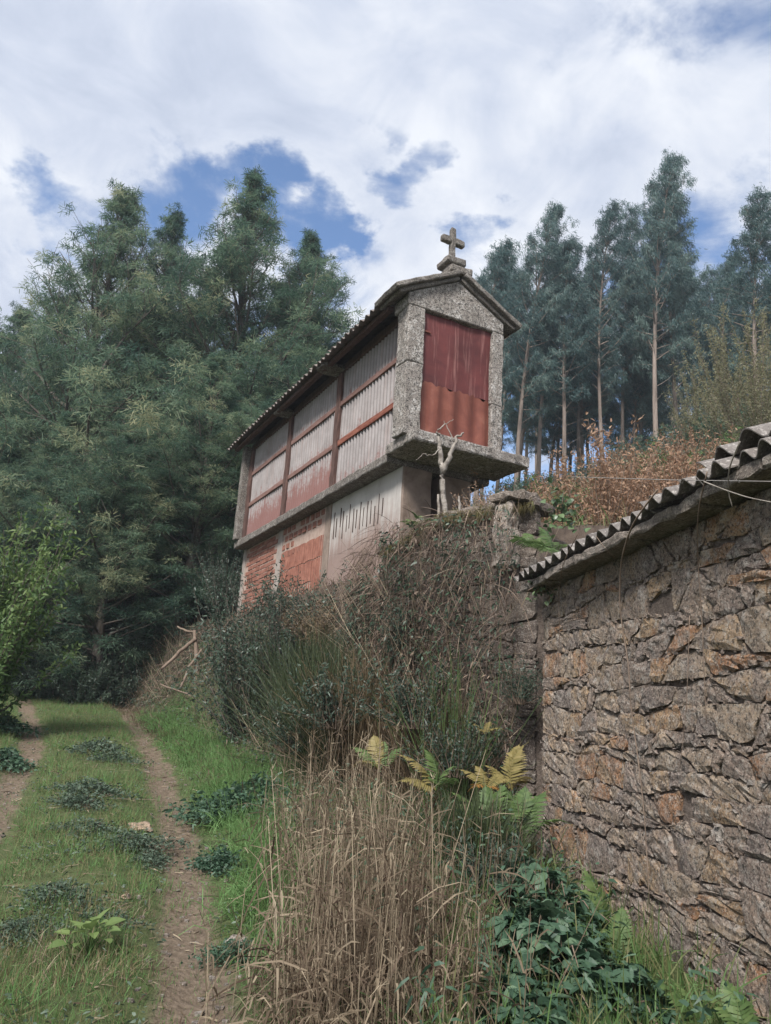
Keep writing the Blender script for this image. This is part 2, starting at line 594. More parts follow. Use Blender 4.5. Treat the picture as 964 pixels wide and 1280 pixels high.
M['mimosa'] = leaf_mat('mimosa_frond', [(0.0, (0.038, 0.082, 0.062)), (0.35, (0.08, 0.145, 0.10)), (0.65, (0.155, 0.225, 0.14)), (0.85, (0.25, 0.29, 0.175)), (1.0, (0.34, 0.34, 0.2))], 0.5)
M['euc'] = leaf_mat('eucalyptus_leaf', [(0.0, (0.035, 0.08, 0.08)), (0.5, (0.085, 0.15, 0.145)), (1.0, (0.19, 0.26, 0.225))], 0.4, 0.45, 0.4)
M['green_leaf'] = leaf_mat('fresh_green_leaf', [(0.0, (0.04, 0.085, 0.025)), (0.5, (0.085, 0.15, 0.05)), (1.0, (0.19, 0.25, 0.085))], 0.35)
M['dark_leaf'] = leaf_mat('dark_glaucous_leaf', [(0.0, (0.028, 0.045, 0.032)), (0.5, (0.055, 0.085, 0.06)), (1.0, (0.11, 0.15, 0.105))], 0.2, 0.45, 0.4)
M['bramble_leaf'] = leaf_mat('bramble_leaf', [(0.0, (0.03, 0.065, 0.04)), (0.5, (0.06, 0.115, 0.07)), (1.0, (0.12, 0.19, 0.11))], 0.3, 0.5, 0.4)
M['heath'] = leaf_mat('low_shrub_leaf', [(0.0, (0.035, 0.055, 0.035)), (0.5, (0.075, 0.11, 0.075)), (1.0, (0.16, 0.20, 0.15))], 0.2)
M['fern_green'] = leaf_mat('green_fern', [(0.0, (0.05, 0.09, 0.03)), (0.5, (0.10, 0.16, 0.055)), (1.0, (0.2, 0.26, 0.10))], 0.35)
M['fern_yellow'] = leaf_mat('yellow_fern', [(0.0, (0.17, 0.15, 0.05)), (0.5, (0.27, 0.22, 0.085)), (1.0, (0.36, 0.28, 0.13))], 0.35)
M['fern_orange'] = leaf_mat('orange_fern', [(0.0, (0.34, 0.15, 0.04)), (1.0, (0.5, 0.27, 0.08))], 0.35)
M['grass'] = leaf_mat('lane_grass', [(0.0, (0.27, 0.21, 0.125)), (0.2, (0.19, 0.175, 0.085)), (0.4, (0.09, 0.155, 0.05)), (0.7, (0.12, 0.225, 0.075)), (1.0, (0.19, 0.32, 0.12))], 0.35, 0.6, 0.25)
M['straw'] = leaf_mat('dry_straw', [(0.0, (0.07, 0.045, 0.032)), (0.5, (0.19, 0.145, 0.10)), (1.0, (0.41, 0.335, 0.24))], 0.25, 0.7, 0.2)
M['root'] = leaf_mat('dry_root', [(0.0, (0.045, 0.032, 0.026)), (0.5, (0.115, 0.082, 0.065)), (1.0, (0.25, 0.19, 0.15))], 0.0, 0.9, 0.1)
M['broom'] = leaf_mat('broom_stem', [(0.0, (0.022, 0.032, 0.016)), (0.5, (0.045, 0.062, 0.028)), (1.0, (0.10, 0.115, 0.05))], 0.1)
M['dead_broom'] = leaf_mat('dead_broom_stem', [(0.0, (0.08, 0.055, 0.033)), (0.5, (0.16, 0.115, 0.07)), (1.0, (0.27, 0.2, 0.12))], 0.1)
M['moss'] = leaf_mat('wall_moss', [(0.0, (0.075, 0.055, 0.025)), (0.5, (0.12, 0.10, 0.035)), (1.0, (0.14, 0.165, 0.04))], 0.2)
M['dead_leaf'] = leaf_mat('rotting_leaf', [(0.0, (0.04, 0.028, 0.022)), (0.5, (0.12, 0.085, 0.065)), (1.0, (0.3, 0.22, 0.165))], 0.15)
M['dry_weed'] = leaf_mat('russet_weed', [(0.0, (0.15, 0.085, 0.055)), (0.5, (0.28, 0.165, 0.105)), (1.0, (0.4, 0.265, 0.175))], 0.25)
M['ivy'] = leaf_mat('ivy_leaf', [(0.0, (0.025, 0.05, 0.022)), (0.5, (0.055, 0.10, 0.045)), (1.0, (0.14, 0.2, 0.09))], 0.2, 0.4, 0.5)


def metal_sheet(name, kind):
    m, nt, b = new_mat(name)
    v, _ = coords(nt, 9.0)
    streak = noise_n(nt, scaled(nt, v, 14, 14, .7), 1.0, 6, 0.65)
    blot = noise_n(nt, v, 2.4, 8, 0.65, 0.5)
    if kind == 'door':
        c = ramp_n(nt, blot, [(0.3, (0.075, 0.02, 0.02)), (0.7, (0.14, 0.036, 0.034))])
        c = mix_n(nt, map_n(nt, streak, 0.50, 0.66, 0, 0.6), c, (0.34, 0.17, 0.15))
        c = mix_n(nt, map_n(nt, noise_n(nt, scaled(nt, v, 6, 6, 2), 1.0, 8, 0.7), 0.6, 0.72, 0, .6), c, (0.055, 0.02, 0.016))
    elif kind == 'rust':
        c = ramp_n(nt, blot, [(0.28, (0.11, 0.03, 0.022)), (0.55, (0.19, 0.062, 0.042)), (0.75, (0.27, 0.125, 0.085))])
        c = mix_n(nt, map_n(nt, streak, 0.45, 0.7, 0, 0.6), c, (0.11, 0.03, 0.02))
    elif kind == 'barn_roof':
        c = ramp_n(nt, blot, [(0.3, (0.09, 0.076, 0.07)), (0.7, (0.18, 0.16, 0.145))])
        lic = noise_n(nt, v, 38, 6, 0.75, 0.5)
        c = mix_n(nt, map_n(nt, lic, 0.52, 0.62, 0, .7), c, (0.42, 0.39, 0.36))
        c = mix_n(nt, map_n(nt, noise_n(nt, v, 60, 5, .7), 0.55, 0.66, 0, .8), c, (0.04, 0.037, 0.035))
    elif kind == 'roof':
        c = ramp_n(nt, blot, [(0.3, (0.12, 0.098, 0.086)), (0.7, (0.22, 0.185, 0.165))])
        c = mix_n(nt, map_n(nt, noise_n(nt, v, 14, 8, .75), 0.5, 0.66, 0, .6), c, (0.07, 0.05, 0.045))
    else:                               # grey side panels; rusty ones run red from the lower edge up
        c = ramp_n(nt, blot, [(0.3, (0.21, 0.187, 0.182)), (0.7, (0.33, 0.30, 0.295))])
        c = mix_n(nt, map_n(nt, streak, 0.5, 0.72, 0, 0.5), c, (0.23, 0.16, 0.14))
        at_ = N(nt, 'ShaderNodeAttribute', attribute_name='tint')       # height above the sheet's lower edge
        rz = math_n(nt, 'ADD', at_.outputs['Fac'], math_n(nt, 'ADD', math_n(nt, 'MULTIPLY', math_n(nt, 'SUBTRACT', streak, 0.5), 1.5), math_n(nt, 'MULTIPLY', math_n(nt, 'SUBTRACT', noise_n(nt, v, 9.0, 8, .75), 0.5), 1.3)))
        gr_ = N(nt, 'ShaderNodeAttribute', attribute_name='groove_shade').outputs['Fac']
        c = mix_n(nt, map_n(nt, gr_, .45, .95, 0, .62), c, (0.07, 0.055, 0.05))      # valley shade painted into the colour so the corrugation shows
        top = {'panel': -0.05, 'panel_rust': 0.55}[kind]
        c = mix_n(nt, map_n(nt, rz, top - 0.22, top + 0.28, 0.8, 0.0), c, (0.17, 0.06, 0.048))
    nt.links.new(c, b.inputs['Base Color'])
    b.inputs['Roughness'].default_value = 0.65
    b.inputs['Specular IOR Level'].default_value = 0.3
    bump_n(nt, b, noise_n(nt, v, 30, 6, .7), 0.25, 0.006)
    return m


M['door'] = metal_sheet('dark_red_painted_iron', 'door')
M['door_rust'] = metal_sheet('rusty_red_iron', 'rust')
M['barn_roof'] = metal_sheet('lichen_fibre_cement', 'barn_roof')
M['roof'] = metal_sheet('old_fibre_cement', 'roof')
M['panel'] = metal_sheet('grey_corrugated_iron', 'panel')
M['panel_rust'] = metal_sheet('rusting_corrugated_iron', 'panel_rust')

m, nt, b = new_mat('dirty_plaster')
v, _ = coords(nt)
sepz = N(nt, 'ShaderNodeSeparateXYZ')
nt.links.new(v, sepz.inputs[0])
st = noise_n(nt, scaled(nt, v, 5, 9, .8), 1.0, 8, .65)
bl = noise_n(nt, v, 1.6, 8, .6, .5)
c = ramp_n(nt, bl, [(0.3, (0.34, 0.31, 0.29)), (0.7, (0.5, 0.47, 0.445))])
low = math_n(nt, 'ADD', sepz.outputs[2], math_n(nt, 'MULTIPLY', math_n(nt, 'SUBTRACT', st, .5), 1.6))
c = mix_n(nt, map_n(nt, low, 0.55, 1.35, 0.75, 0.0), c, (0.2, 0.115, 0.09))
c = mix_n(nt, map_n(nt, st, .58, .7, 0, .5), c, (0.2, 0.15, 0.13))
nt.links.new(c, b.inputs['Base Color'])
bump_n(nt, b, noise_n(nt, v, 25, 8, .7), .4, .01)
M['plaster'] = m


# ------------------------------------------------------------------ terrain
TL = np.array([(40, 9.0), (12, 8.6), (1.62, 8.25), (0.40, 9.45), (0.12, 11.2), (-0.72, 13.6), (-3.75, 19.9), (-4.9, 22.0), (-9.0, 26.5), (-20, 33), (-60, 48)], float)


def sdist(x, y):
    x = np.asarray(x, float)
    y = np.asarray(y, float)
    best = np.full(x.shape, 1e9)
    sgn = np.ones(x.shape)
    for (ax, ay), (bx, by) in zip(TL[:-1], TL[1:]):
        dx, dy = bx - ax, by - ay
        L2 = dx * dx + dy * dy
        t = np.clip(((x - ax) * dx + (y - ay) * dy) / L2, 0, 1)
        d = np.hypot(x - ax - t * dx, y - ay - t * dy)
        cr = dx * (y - ay) - dy * (x - ax)
        m = d < best - 1e-9
        best = np.where(m, d, best)
        sgn = np.where(m, np.where(cr < 0, 1.0, -1.0), sgn)
    return best * sgn


RUT_R = np.array([(-0.35, 1.5), (-0.70, 3.9), (-1.25, 6.0), (-1.74, 7.74), (-2.84, 11.07), (-4.6, 16), (-7.0, 22.2), (-10, 27), (-18, 32)], float)
RUT_L = np.array([(-1.7, 1.5), (-2.3, 4.0), (-2.95, 6.3), (-3.69, 8.33), (-5.0, 12), (-6.92, 16.4), (-9.6, 22), (-14, 27), (-20, 30)], float)


def pdist(x, y, PL):
    best = np.full(np.shape(x), 1e9)
    for (ax, ay), (bx, by) in zip(PL[:-1], PL[1:]):
        dx, dy = bx - ax, by - ay
        t = np.clip(((x - ax) * dx + (y - ay) * dy) / (dx * dx + dy * dy), 0, 1)
        best = np.minimum(best, np.hypot(x - ax - t * dx, y - ay - t * dy))
    return best


def rut_x(PL, y):
    return np.interp(y, PL[:, 1], PL[:, 0])


def gz(x, y, detail=True):
    x = np.asarray(x, float)
    y = np.asarray(y, float)
    s = sdist(x, y)
    yl = np.clip(y, -4, 34)
    lane = 0.08 * yl + 0.02 * np.clip(y - 34, 0, 400) - 0.05 * smooth(-0.2, 1.6, x) * (y < 9)
    rr = np.minimum(pdist(x, y, RUT_R), pdist(x, y, RUT_L))
    lane = lane - 0.07 * np.exp(-(rr / 0.28) ** 2)
    xr = rut_x(RUT_R, y)
    lane = lane + 0.22 * smooth(0.4, 2.2, x - xr) * smooth(9, 12, y)
    xl = rut_x(RUT_L, y)
    lane = lane + 0.5 * smooth(0.5, 4.0, xl - x)
    s2 = np.clip(s - 2.2, 0, None)
    hill = 0.50 * np.minimum(s2, 21) + 0.12 * np.clip(s2 - 21, 0, 200)
    gate = smooth(-16, 1, x + 0.25 * (y - 20))
    terr = 4.03 + hill * gate + 0.06 * np.clip(s2, 0, 40) * (1 - gate)
    far_ = smooth(9.6, 12.5, y) * (x < 3)
    wdt = 0.22 + 1.45 * far_
    s0 = 0.36 * (1 - far_)
    terr = terr - 0.42 * np.exp(-((y - 11.0) / 1.5) ** 2) * (1 - smooth(.6, 1.6, s)) * (x < 3)
    z = lane + (terr - lane) * smooth(0, 1, (s - s0 + wdt) / wdt)
    if detail:
        z = z + 0.025 * vnoise(x, y, 2.3, 1) + 0.012 * vnoise(x, y, 7.1, 2) + 0.12 * vnoise(x, y, 0.55, 3) * smooth(6, 20, np.hypot(x, y - 6))
    return z


def g1(x, y):
    return float(gz(np.array([x]), np.array([y]))[0])


def axis(a, b, f0, f1, fine, far=1.16):
    mid = list(np.arange(f0, f1 + 1e-6, fine))
    s, v = fine, f1
    out = []
    while v < b:
        s *= far
        v += s
        out.append(v)
    s, v = fine, f0
    pre = []
    while v > a:
        s *= far
        v -= s
        pre.append(v)
    return np.array(pre[::-1] + mid + out)


ax_, ay_ = axis(-150, 150, -9, 4, 0.11), axis(-30, 150, 1.0, 24, 0.12)
GX, GY = np.meshgrid(ax_, ay_, indexing='ij')
GZ = gz(GX, GY)
rutm = np.exp(-(np.minimum(pdist(GX, GY, RUT_R), pdist(GX, GY, RUT_L)) / 0.21) ** 2)
sD = sdist(GX, GY)
bank = np.clip(smooth(-2.2, -0.9, sD) * (1 - smooth(0.4, 1.6, sD)), 0, 1)
ni, nj = GX.shape
I = np.arange(ni * nj).reshape(ni, nj)
Fg = np.stack([I[:-1, :-1], I[1:, :-1], I[1:, 1:], I[:-1, 1:]], -1).reshape(-1, 4)
ground = link('ground', npmesh('ground', np.stack([GX, GY, GZ], -1), Fg, None, True, {'rut': rutm.ravel(), 'bank': bank.ravel()}))
tag(ground, kind='structure')
m, nt, b = new_mat('lane_soil')
g = nt.nodes.new('ShaderNodeNewGeometry').outputs['Position']
ra = N(nt, 'ShaderNodeAttribute', attribute_name='rut').outputs['Fac']
ba = N(nt, 'ShaderNodeAttribute', attribute_name='bank').outputs['Fac']
nA = noise_n(nt, g, 1.6, 8, .65, .3)
nB = noise_n(nt, g, 22, 8, .7)
nC = noise_n(nt, g, 6, 8, .7, .5)
soil = ramp_n(nt, nB, [(0.3, (0.08, 0.058, 0.04)), (0.5, (0.16, 0.12, 0.086)), (0.72, (0.26, 0.2, 0.15))])
turf = ramp_n(nt, nC, [(0.3, (0.045, 0.06, 0.022)), (0.55, (0.085, 0.105, 0.04)), (0.75, (0.17, 0.14, 0.08))])
rm = math_n(nt, 'ADD', ra, math_n(nt, 'MULTIPLY', math_n(nt, 'SUBTRACT', nA, .5), 1.1))
c = mix_n(nt, map_n(nt, rm, .35, .75), turf, soil)
bankc = ramp_n(nt, nC, [(0.3, (0.045, 0.032, 0.025)), (0.7, (0.12, 0.09, 0.07))])
c = mix_n(nt, ba, c, bankc)
nt.links.new(c, b.inputs['Base Color'])
bump_n(nt, b, math_n(nt, 'ADD', nB, math_n(nt, 'MULTIPLY', nC, 1.5)), 0.8, 0.04)
ground.data.materials.append(m)

# ------------------------------------------------------------------ raised granary
RZ = R_(27)
HD = np.array([-math.sin(RZ), math.cos(RZ)])
HN = np.array([math.cos(RZ), math.sin(RZ)])
S0 = at(518, 534, 11.0)
HB = 4.0
H = S0.z - HB                      # slab top above the base
gr = thing('granary', 'raised stone granary with a cross on its gable, corrugated sides and a red iron door', 'granary', (S0.x, S0.y, HB), RZ)


def gpart(name, V_F, mat, label=None, parent=None, smooth_=False):
    o = MB().add(*V_F).build(name, M[mat], parent or gr, smooth_)
    if label:
        o['label'] = label
    return o


def hexa(u0, u1, v0, v1, z0, z1, **kw):
    return rough_box(((u0 + u1) / 2, (v0 + v1) / 2, (z0 + z1) / 2), (u1 - u0, v1 - v0, z1 - z0), **kw)


# base
BU0, BU1, BV0, BV1 = 0.36, 1.72, 0.95, 9.2
gpart('base_wall', hexa(BU0 + .06, BU1, BV0 + .5, BV1, -1.2, H - .27, seg=.5, amp=.01), 'concrete_dark')
gpart('base_front_wall', hexa(BU0 + .01, 0.92, BV0, BV0 + .5, -1.0, H - .275, seg=.2, amp=.012, bev=.02), 'concrete_dark', 'brown stained front pier of the granary base')
gpart('base_front_wall', hexa(1.12, BU1 - .01, BV0 + .03, BV0 + .5, -1.0, H - .276, seg=.2, amp=.012, bev=.02), 'concrete_dark')
gpart('corner_post', hexa(BU0 - .02, BU0 + .16, 9.12, 9.32, -1.0, H - .26, seg=.3, amp=.006), 'concrete', 'pale far corner post of the base')
gpart('pilaster', hexa(BU0 - .015, BU0 + .1, 6.46, 6.78, -1.0, H - .265, seg=.25, amp=.006), 'concrete')
gpart('pilaster', hexa(BU0 - .01, BU0 + .1, 3.82, 4.08, -1.0, H - .266, seg=.25, amp=.006), 'concrete_dark')
gpart('plaster_panel', hexa(BU0, BU0 + .08, BV0 + .04, 3.8, -1.0, H - .268, seg=.12, amp=.006), 'plaster', 'pale dirty plaster bay of the base')
for k in range(15):
    vv = 1.6 + k * .145 + .03 * math.sin(k * 3.1)
    zz_ = 1.02 + .03 * math.sin(k * 1.7) + .02 * k * .5
    gpart('slot', hexa(BU0 - .012, BU0 + .004, vv, vv + .018, zz_ - .05 * (k % 3) - .1 * math.sin(k * 1.3) ** 2, zz_ + .32 + .09 * math.sin(k * 2.3), seg=.3, bev=.002, amp=.002), 'slit')
gpart('mortar_bed', hexa(BU0 + .002, BU0 + .07, 6.78, 9.13, -1.0, H - .269, seg=.4, amp=.004), 'brick_mortar')
gpart('mortar_bed', hexa(BU0 + .003, BU0 + .07, 4.08, 6.46, -1.0, H - .267, seg=.4, amp=.004), 'brick_mortar')
bm_ = MB().add(*rough_box((0, 0, 0), (.05, .335, .098), seg=.2, bev=.008, amp=.004)).mesh('brick')
bm_.materials.append(M['brick'])
rg = np.random.default_rng(3)
for r in range(19):
    z = -.32 + r * .116
    if z > H - .34:
        continue
    v = 6.80 + (0.19 if r % 2 else 0)
    while v + .33 < 9.13:
        o = link('brick', bm_, None, gr)
        o.location = (BU0 + .012 + rg.normal() * .004, v + .168, z + rg.normal() * .004)
        o.rotation_euler = (rg.normal() * .012, rg.normal() * .02, rg.normal() * .01)
        v += .37
bs_ = MB().add(*rough_box((0, 0, 0), (.05, .19, .125), seg=.2, bev=.01, amp=.006)).mesh('brick')
bs_.materials.append(M['brick'])
for r in range(4):
    z = H - .35 - r * .185
    v = 4.14 + (0.13 if r % 2 else 0)
    while v + .19 < 6.45:
        if rg.random() > .06 and (r < 2 or v > 5.3):
            o = link('brick', bs_, None, gr)
            o.location = (BU0 + .010 + rg.normal() * .005, v + .1, z)
            o.rotation_euler = (rg.normal() * .03, rg.normal() * .03, 0)
            o.scale = (1, rg.uniform(.8, 1.1), rg.uniform(.85, 1.1))
        v += .265


def ribbed_block(w_, h_):
    n = 33
    y = np.linspace(-w_ / 2, w_ / 2, n)
    ph = ((np.arange(n) % 8) < 5)
    x = np.where(ph, -0.024, -0.010)
    x[0] = x[-1] = 0.0
    V = np.concatenate([np.stack([x, y, np.full(n, z)], -1) for z in (-h_ / 2, h_ / 2)])
    F_ = [(i, i + 1, n + i + 1, n + i) for i in range(n - 1)]
    V = np.concatenate([V, [(0.02, -w_ / 2, -h_ / 2), (0.02, w_ / 2, -h_ / 2), (0.02, w_ / 2, h_ / 2), (0.02, -w_ / 2, h_ / 2)]])
    k = 2 * n
    for i in range(n - 1):
        F_.append((n + i, n + i + 1, k + 2, k + 3))
        F_.append((i + 1, i, k, k + 1))
    return V, np.array(F_)


cb_ = MB().add(*corrugated((0, -.226, -.212), (0, 1, 0), (0, 0, 1), (-1, 0, 0), .452, .424, .113, .006, .03, nper=8, nl=1, warp=.002)).mesh('clay_block')
cb_.materials.append(M['block'])
for r in range(5):
    z = .96 - r * .44
    v = 4.12
    i = 0
    while v + .44 < 6.47:
        if r > 0 or i > 0 or True:
            if not (r == 0 and v < 5.2 and False):
                o = link('clay_block', cb_, None, gr)
                o.location = (BU0 - .006 + rg.normal() * .003, v + .22, z + (-.2 if (r == 0 and v > 5.2) else 0) * 0 + rg.normal() * .006)
                o.rotation_euler = (rg.normal() * .01, 0, 0)
        v += .468
        i += 1

# slabs (the platform that keeps the rodents out)
gpart('platform_slab', hexa(0, 2.2, 0, .96, H - .185, H, seg=.11, bev=.03, amp=.012, freq=6), 'granite', 'thick lichen-spotted front slab below the door')
v = .98
for k, L in enumerate((2.55, 2.75, 3.05)):
    gpart('platform_slab', hexa(.06 + .01 * (k % 2), 2.1, v, v + L - .01, H - .27 - .004 * k, H - .10 - .003 * k, seg=.16, bev=.025, amp=.01, freq=5), 'granite_dark')
    v += L
# chamber
CU0, CU1 = .2, 1.62
gpart('chamber_core', hexa(CU0 + .12, CU1 - .1, .8, 8.9, H - .09, H + 2.42, seg=1, amp=0), 'wood_dark')
for za, zb in ((-.02, 1.20), (1.205, 2.2)):
    gpart('jamb', hexa(-.08, .225, .22, .60, H + za, H + zb, seg=.12, bev=.02, amp=.012), 'granite')
for za, zb in ((-.02, .86), (.865, 2.2)):
    gpart('jamb', hexa(1.56, 1.79, .22, .72, H + za, H + zb, seg=.12, bev=.02, amp=.012), 'granite')
# pentagonal gable stone
bmg = bmesh.new()
prof = [(-.10, 2.205), (1.79, 2.205), (1.79, 2.42), (.845, 2.93), (-.10, 2.42)]
lo = [bmg.verts.new((u, .225, H + z)) for u, z in prof]
hi = [bmg.verts.new((u, .72, H + z)) for u, z in prof]
bmg.faces.new(lo)
bmg.faces.new(hi[::-1])
for i in range(5):
    bmg.faces.new((lo[i], hi[i], hi[(i + 1) % 5], lo[(i + 1) % 5]))
bmesh.ops.recalc_face_normals(bmg, faces=bmg.faces)
bmesh.ops.bevel(bmg, geom=list(bmg.edges), offset=.018, segments=1, affect='EDGES')
me = bpy.data.meshes.new('gable_stone')
bmg.to_mesh(me)
bmg.free()
link('gable_stone', me, M['granite'], gr)
# coping: two sloping stones with a moulded lower step, and a ridge stone
sl_ang = math.atan2(.51, .945)
for sgn in (-1, 1):
    L = math.hypot(.51, .945) + .27
    for nm, th, inset, off, v0 in (('coping', .085, 0, .075, .06), ('coping_moulding', .065, .07, .005, .14)):
        V, Fc = rough_box((0, 0, 0), (L - inset, .86 - v0, th), seg=.13, bev=.02, amp=.008, seed=sgn * 3)
        V = V + np.array([(L - inset) / 2, 0, th / 2 + off])
        ca, sa = math.cos(-sl_ang), math.sin(-sl_ang)
        x = V[:, 0] * ca - V[:, 2] * sa
        z = V[:, 0] * sa + V[:, 2] * ca
        V = np.stack([.845 + sgn * x, V[:, 1] + v0 + (.86 - v0) / 2 + .04, H + 2.93 + z - .0], -1)
        if sgn < 0:
            Fc = Fc[:, ::-1]
        gpart(nm, (V, Fc), 'granite_dark')
gpart('ridge_stone', hexa(.62, 1.06, .12, .88, H + 3.02, H + 3.17, seg=.1, bev=.05, amp=.012), 'granite_dark')
# cross
cx, cvv = .80, .42
cr = gpart('cross', hexa(cx - .052, cx + .052, cvv - .05, cvv + .05, H + 3.40, H + 4.05, seg=.09, bev=.022, amp=.008), 'granite_dark', 'weathered stone cross on the gable')
for a0, a1 in ((-.225, -.045), (.045, .225)):
    gpart('cross_arm', hexa(cx + a0, cx + a1, cvv - .056, cvv + .056, H + 3.745, H + 3.865, seg=.09, bev=.022, amp=.008), 'granite_dark', parent=cr)
gpart('cross_plinth', hexa(cx - .19, cx + .19, cvv - .19, cvv + .19, H + 3.265, H + 3.395, seg=.1, bev=.055, amp=.01), 'granite_dark', parent=cr)
gpart('cross_neck', hexa(cx - .12, cx + .12, cvv - .12, cvv + .12, H + 3.16, H + 3.28, seg=.1, bev=.03, amp=.008), 'granite_dark', parent=cr)
# door
V, Fc = corrugated((.23, .30, H + .93), (1, 0, 0), (0, 0, 1), (0, -1, 0), 1.35, 1.262, .62, .006, .004, nper=14, nl=10, warp=.012, seed=2)
gpart('door_sheet', (V, Fc), 'door', 'dark red upper sheet of the door')
V, Fc = corrugated((.235, .285, H + .0), (1, 0, 0), (0, 0, 1), (0, -1, 0), 1.33, .935, .30, .016, .004, nper=12, nl=8, warp=.012, seed=5)
V[:, 2] += np.where(V[:, 2] > H + .85, .025 * np.sin(V[:, 0] * 21) + .015 * np.sin(V[:, 0] * 47), 0)
gpart('door_sheet', (V, Fc), 'door_rust', 'rusty ribbed lower sheet of the door')
gpart('doorway_dark_backing', hexa(.226, 1.559, .36, .5, H - .02, H + 2.204, seg=.6, amp=0, bev=.004), 'slit')  # dark board filling the doorway, coloured as the shade behind the door sheets
gpart('hinge', hexa(.226, .36, .265, .285, H + 1.82, H + 1.85, seg=.1, bev=.004, amp=.002), 'door_rust')
# side: posts, rails, corrugated panels (left side seen; right side the same)
for side in (0, 1):
    def U(a, b):
        return (CU0 + a, CU0 + b) if side == 0 else (CU1 - b, CU1 - a)
    posts = [3.42, 6.1, 8.85]
    for k, pv in enumerate(posts):
        u0, u1 = U(-.07, .12)
        gpart('post', hexa(u0, u1, pv - .1, pv + .1, H - .10, H + 2.28, seg=.2, bev=.02, amp=.012, seed=k), 'wood_dark')
    u0, u1 = U(-.05, .12)
    gpart('wall_plate', hexa(u0, u1, .735, 9.0, H + 2.285, H + 2.46, seg=.5, bev=.02, amp=.01), 'wood_dark')
    bays = [(.735, 3.31), (3.53, 5.99), (6.21, 8.74)]
    for k, (a, c_) in enumerate(bays):
        for r, zc in enumerate((.78, 1.60)):
            u0, u1 = U(-.045, .02)
            gpart('rail', hexa(u0, u1, a, c_, H + zc - .055 + .01 * ((k + r) % 2), H + zc + .055, seg=.4, bev=.01, amp=.006, seed=k + r), 'wood_rust' if (r == 0 and k == 0) else 'wood_rail')
        for r, (za, zb) in enumerate(((-.09, .74), (.76, 1.56), (1.58, 2.30))):
            o_u = CU0 if side == 0 else CU1
            nrm = (-1, 0, 0) if side == 0 else (1, 0, 0)
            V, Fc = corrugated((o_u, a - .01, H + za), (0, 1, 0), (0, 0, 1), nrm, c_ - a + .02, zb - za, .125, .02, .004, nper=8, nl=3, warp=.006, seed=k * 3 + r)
            me = npmesh('side_sheet', V, Fc, V[:, 2] - H - za, False, {'groove_shade': .5 - .5 * np.cos(2 * math.pi * (V[:, 1] - a + .01) / .125)})
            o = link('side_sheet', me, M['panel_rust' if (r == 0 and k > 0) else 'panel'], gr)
            if r == 0 and k == 2 and side == 0:
                o['label'] = 'red rusted lowest panel of the far bay'
# rear wall
gpart('rear_wall', hexa(-.02, 1.76, 8.98, 9.2, H - .09, H + 2.4, seg=.3, amp=.01), 'granite_dark')
# roof
slope = .50
for side in (-1, 1):
    ux0 = .845 + side * .02
    v = .92
    k = 0
    while v < 9.25:
        wd = 1.02
        Lr = 1.19 * math.hypot(1, slope)
        al = np.array([side * 1, 0, -slope]) / math.hypot(1, slope)
        nrm = np.array([side * slope, 0, 1]) / math.hypot(1, slope)
        jz = rg.normal() * .008
        V, Fc = corrugated(np.array([ux0, v - .05, H + 2.965 + jz + .012 * (k % 2)]), (0, 1, 0), al, nrm, wd, Lr + rg.normal() * .02, .20, .032, .008, nper=10, nl=4, warp=.012, seed=k + side)
        if side < 0:
            Fc = Fc[:, ::-1]
        gpart('roof_sheet', (V, Fc), 'roof')
        v += .95
        k += 1
    # purlins under the sheets
    for pu in (.35, 1.0):
        uu = .845 + side * pu
        gpart('purlin', hexa(uu - .05, uu + .05, .75, 9.3, H + 2.93 - slope * pu - .125, H + 2.93 - slope * pu - .035, seg=.8, bev=.012, amp=.008), 'wood_dark')
# a broken stone lip wedged under the eave above the first post
gpart('eave_bracket', hexa(-.30, .16, 3.22, 3.62, H + 2.30, H + 2.385, seg=.1, bev=.03, amp=.03, freq=7), 'granite_dark', 'broken stone lip under the eave above the nearest post')
gpart('eave_bracket', hexa(-.22, .16, 5.95, 6.3, H + 2.31, H + 2.38, seg=.1, bev=.03, amp=.025, freq=7), 'granite_dark')

# ------------------------------------------------------------------ rubble masonry
CHF = np.array([(0, 1, 3, 2), (4, 6, 7, 5), (0, 4, 5, 1), (2, 3, 7, 6), (0, 2, 6, 4), (1, 5, 7, 3)])


def chip(c, s, rg):
    V = np.array([(x, y, z) for x in (-.5, .5) for y in (-.5, .5) for z in (-.5, .5)]) * np.asarray(s)
    return V * rg.uniform(.6, 1.25, (8, 1)) + rg.normal(size=(8, 3)) * np.min(s) * .12 + np.asarray(c), CHF


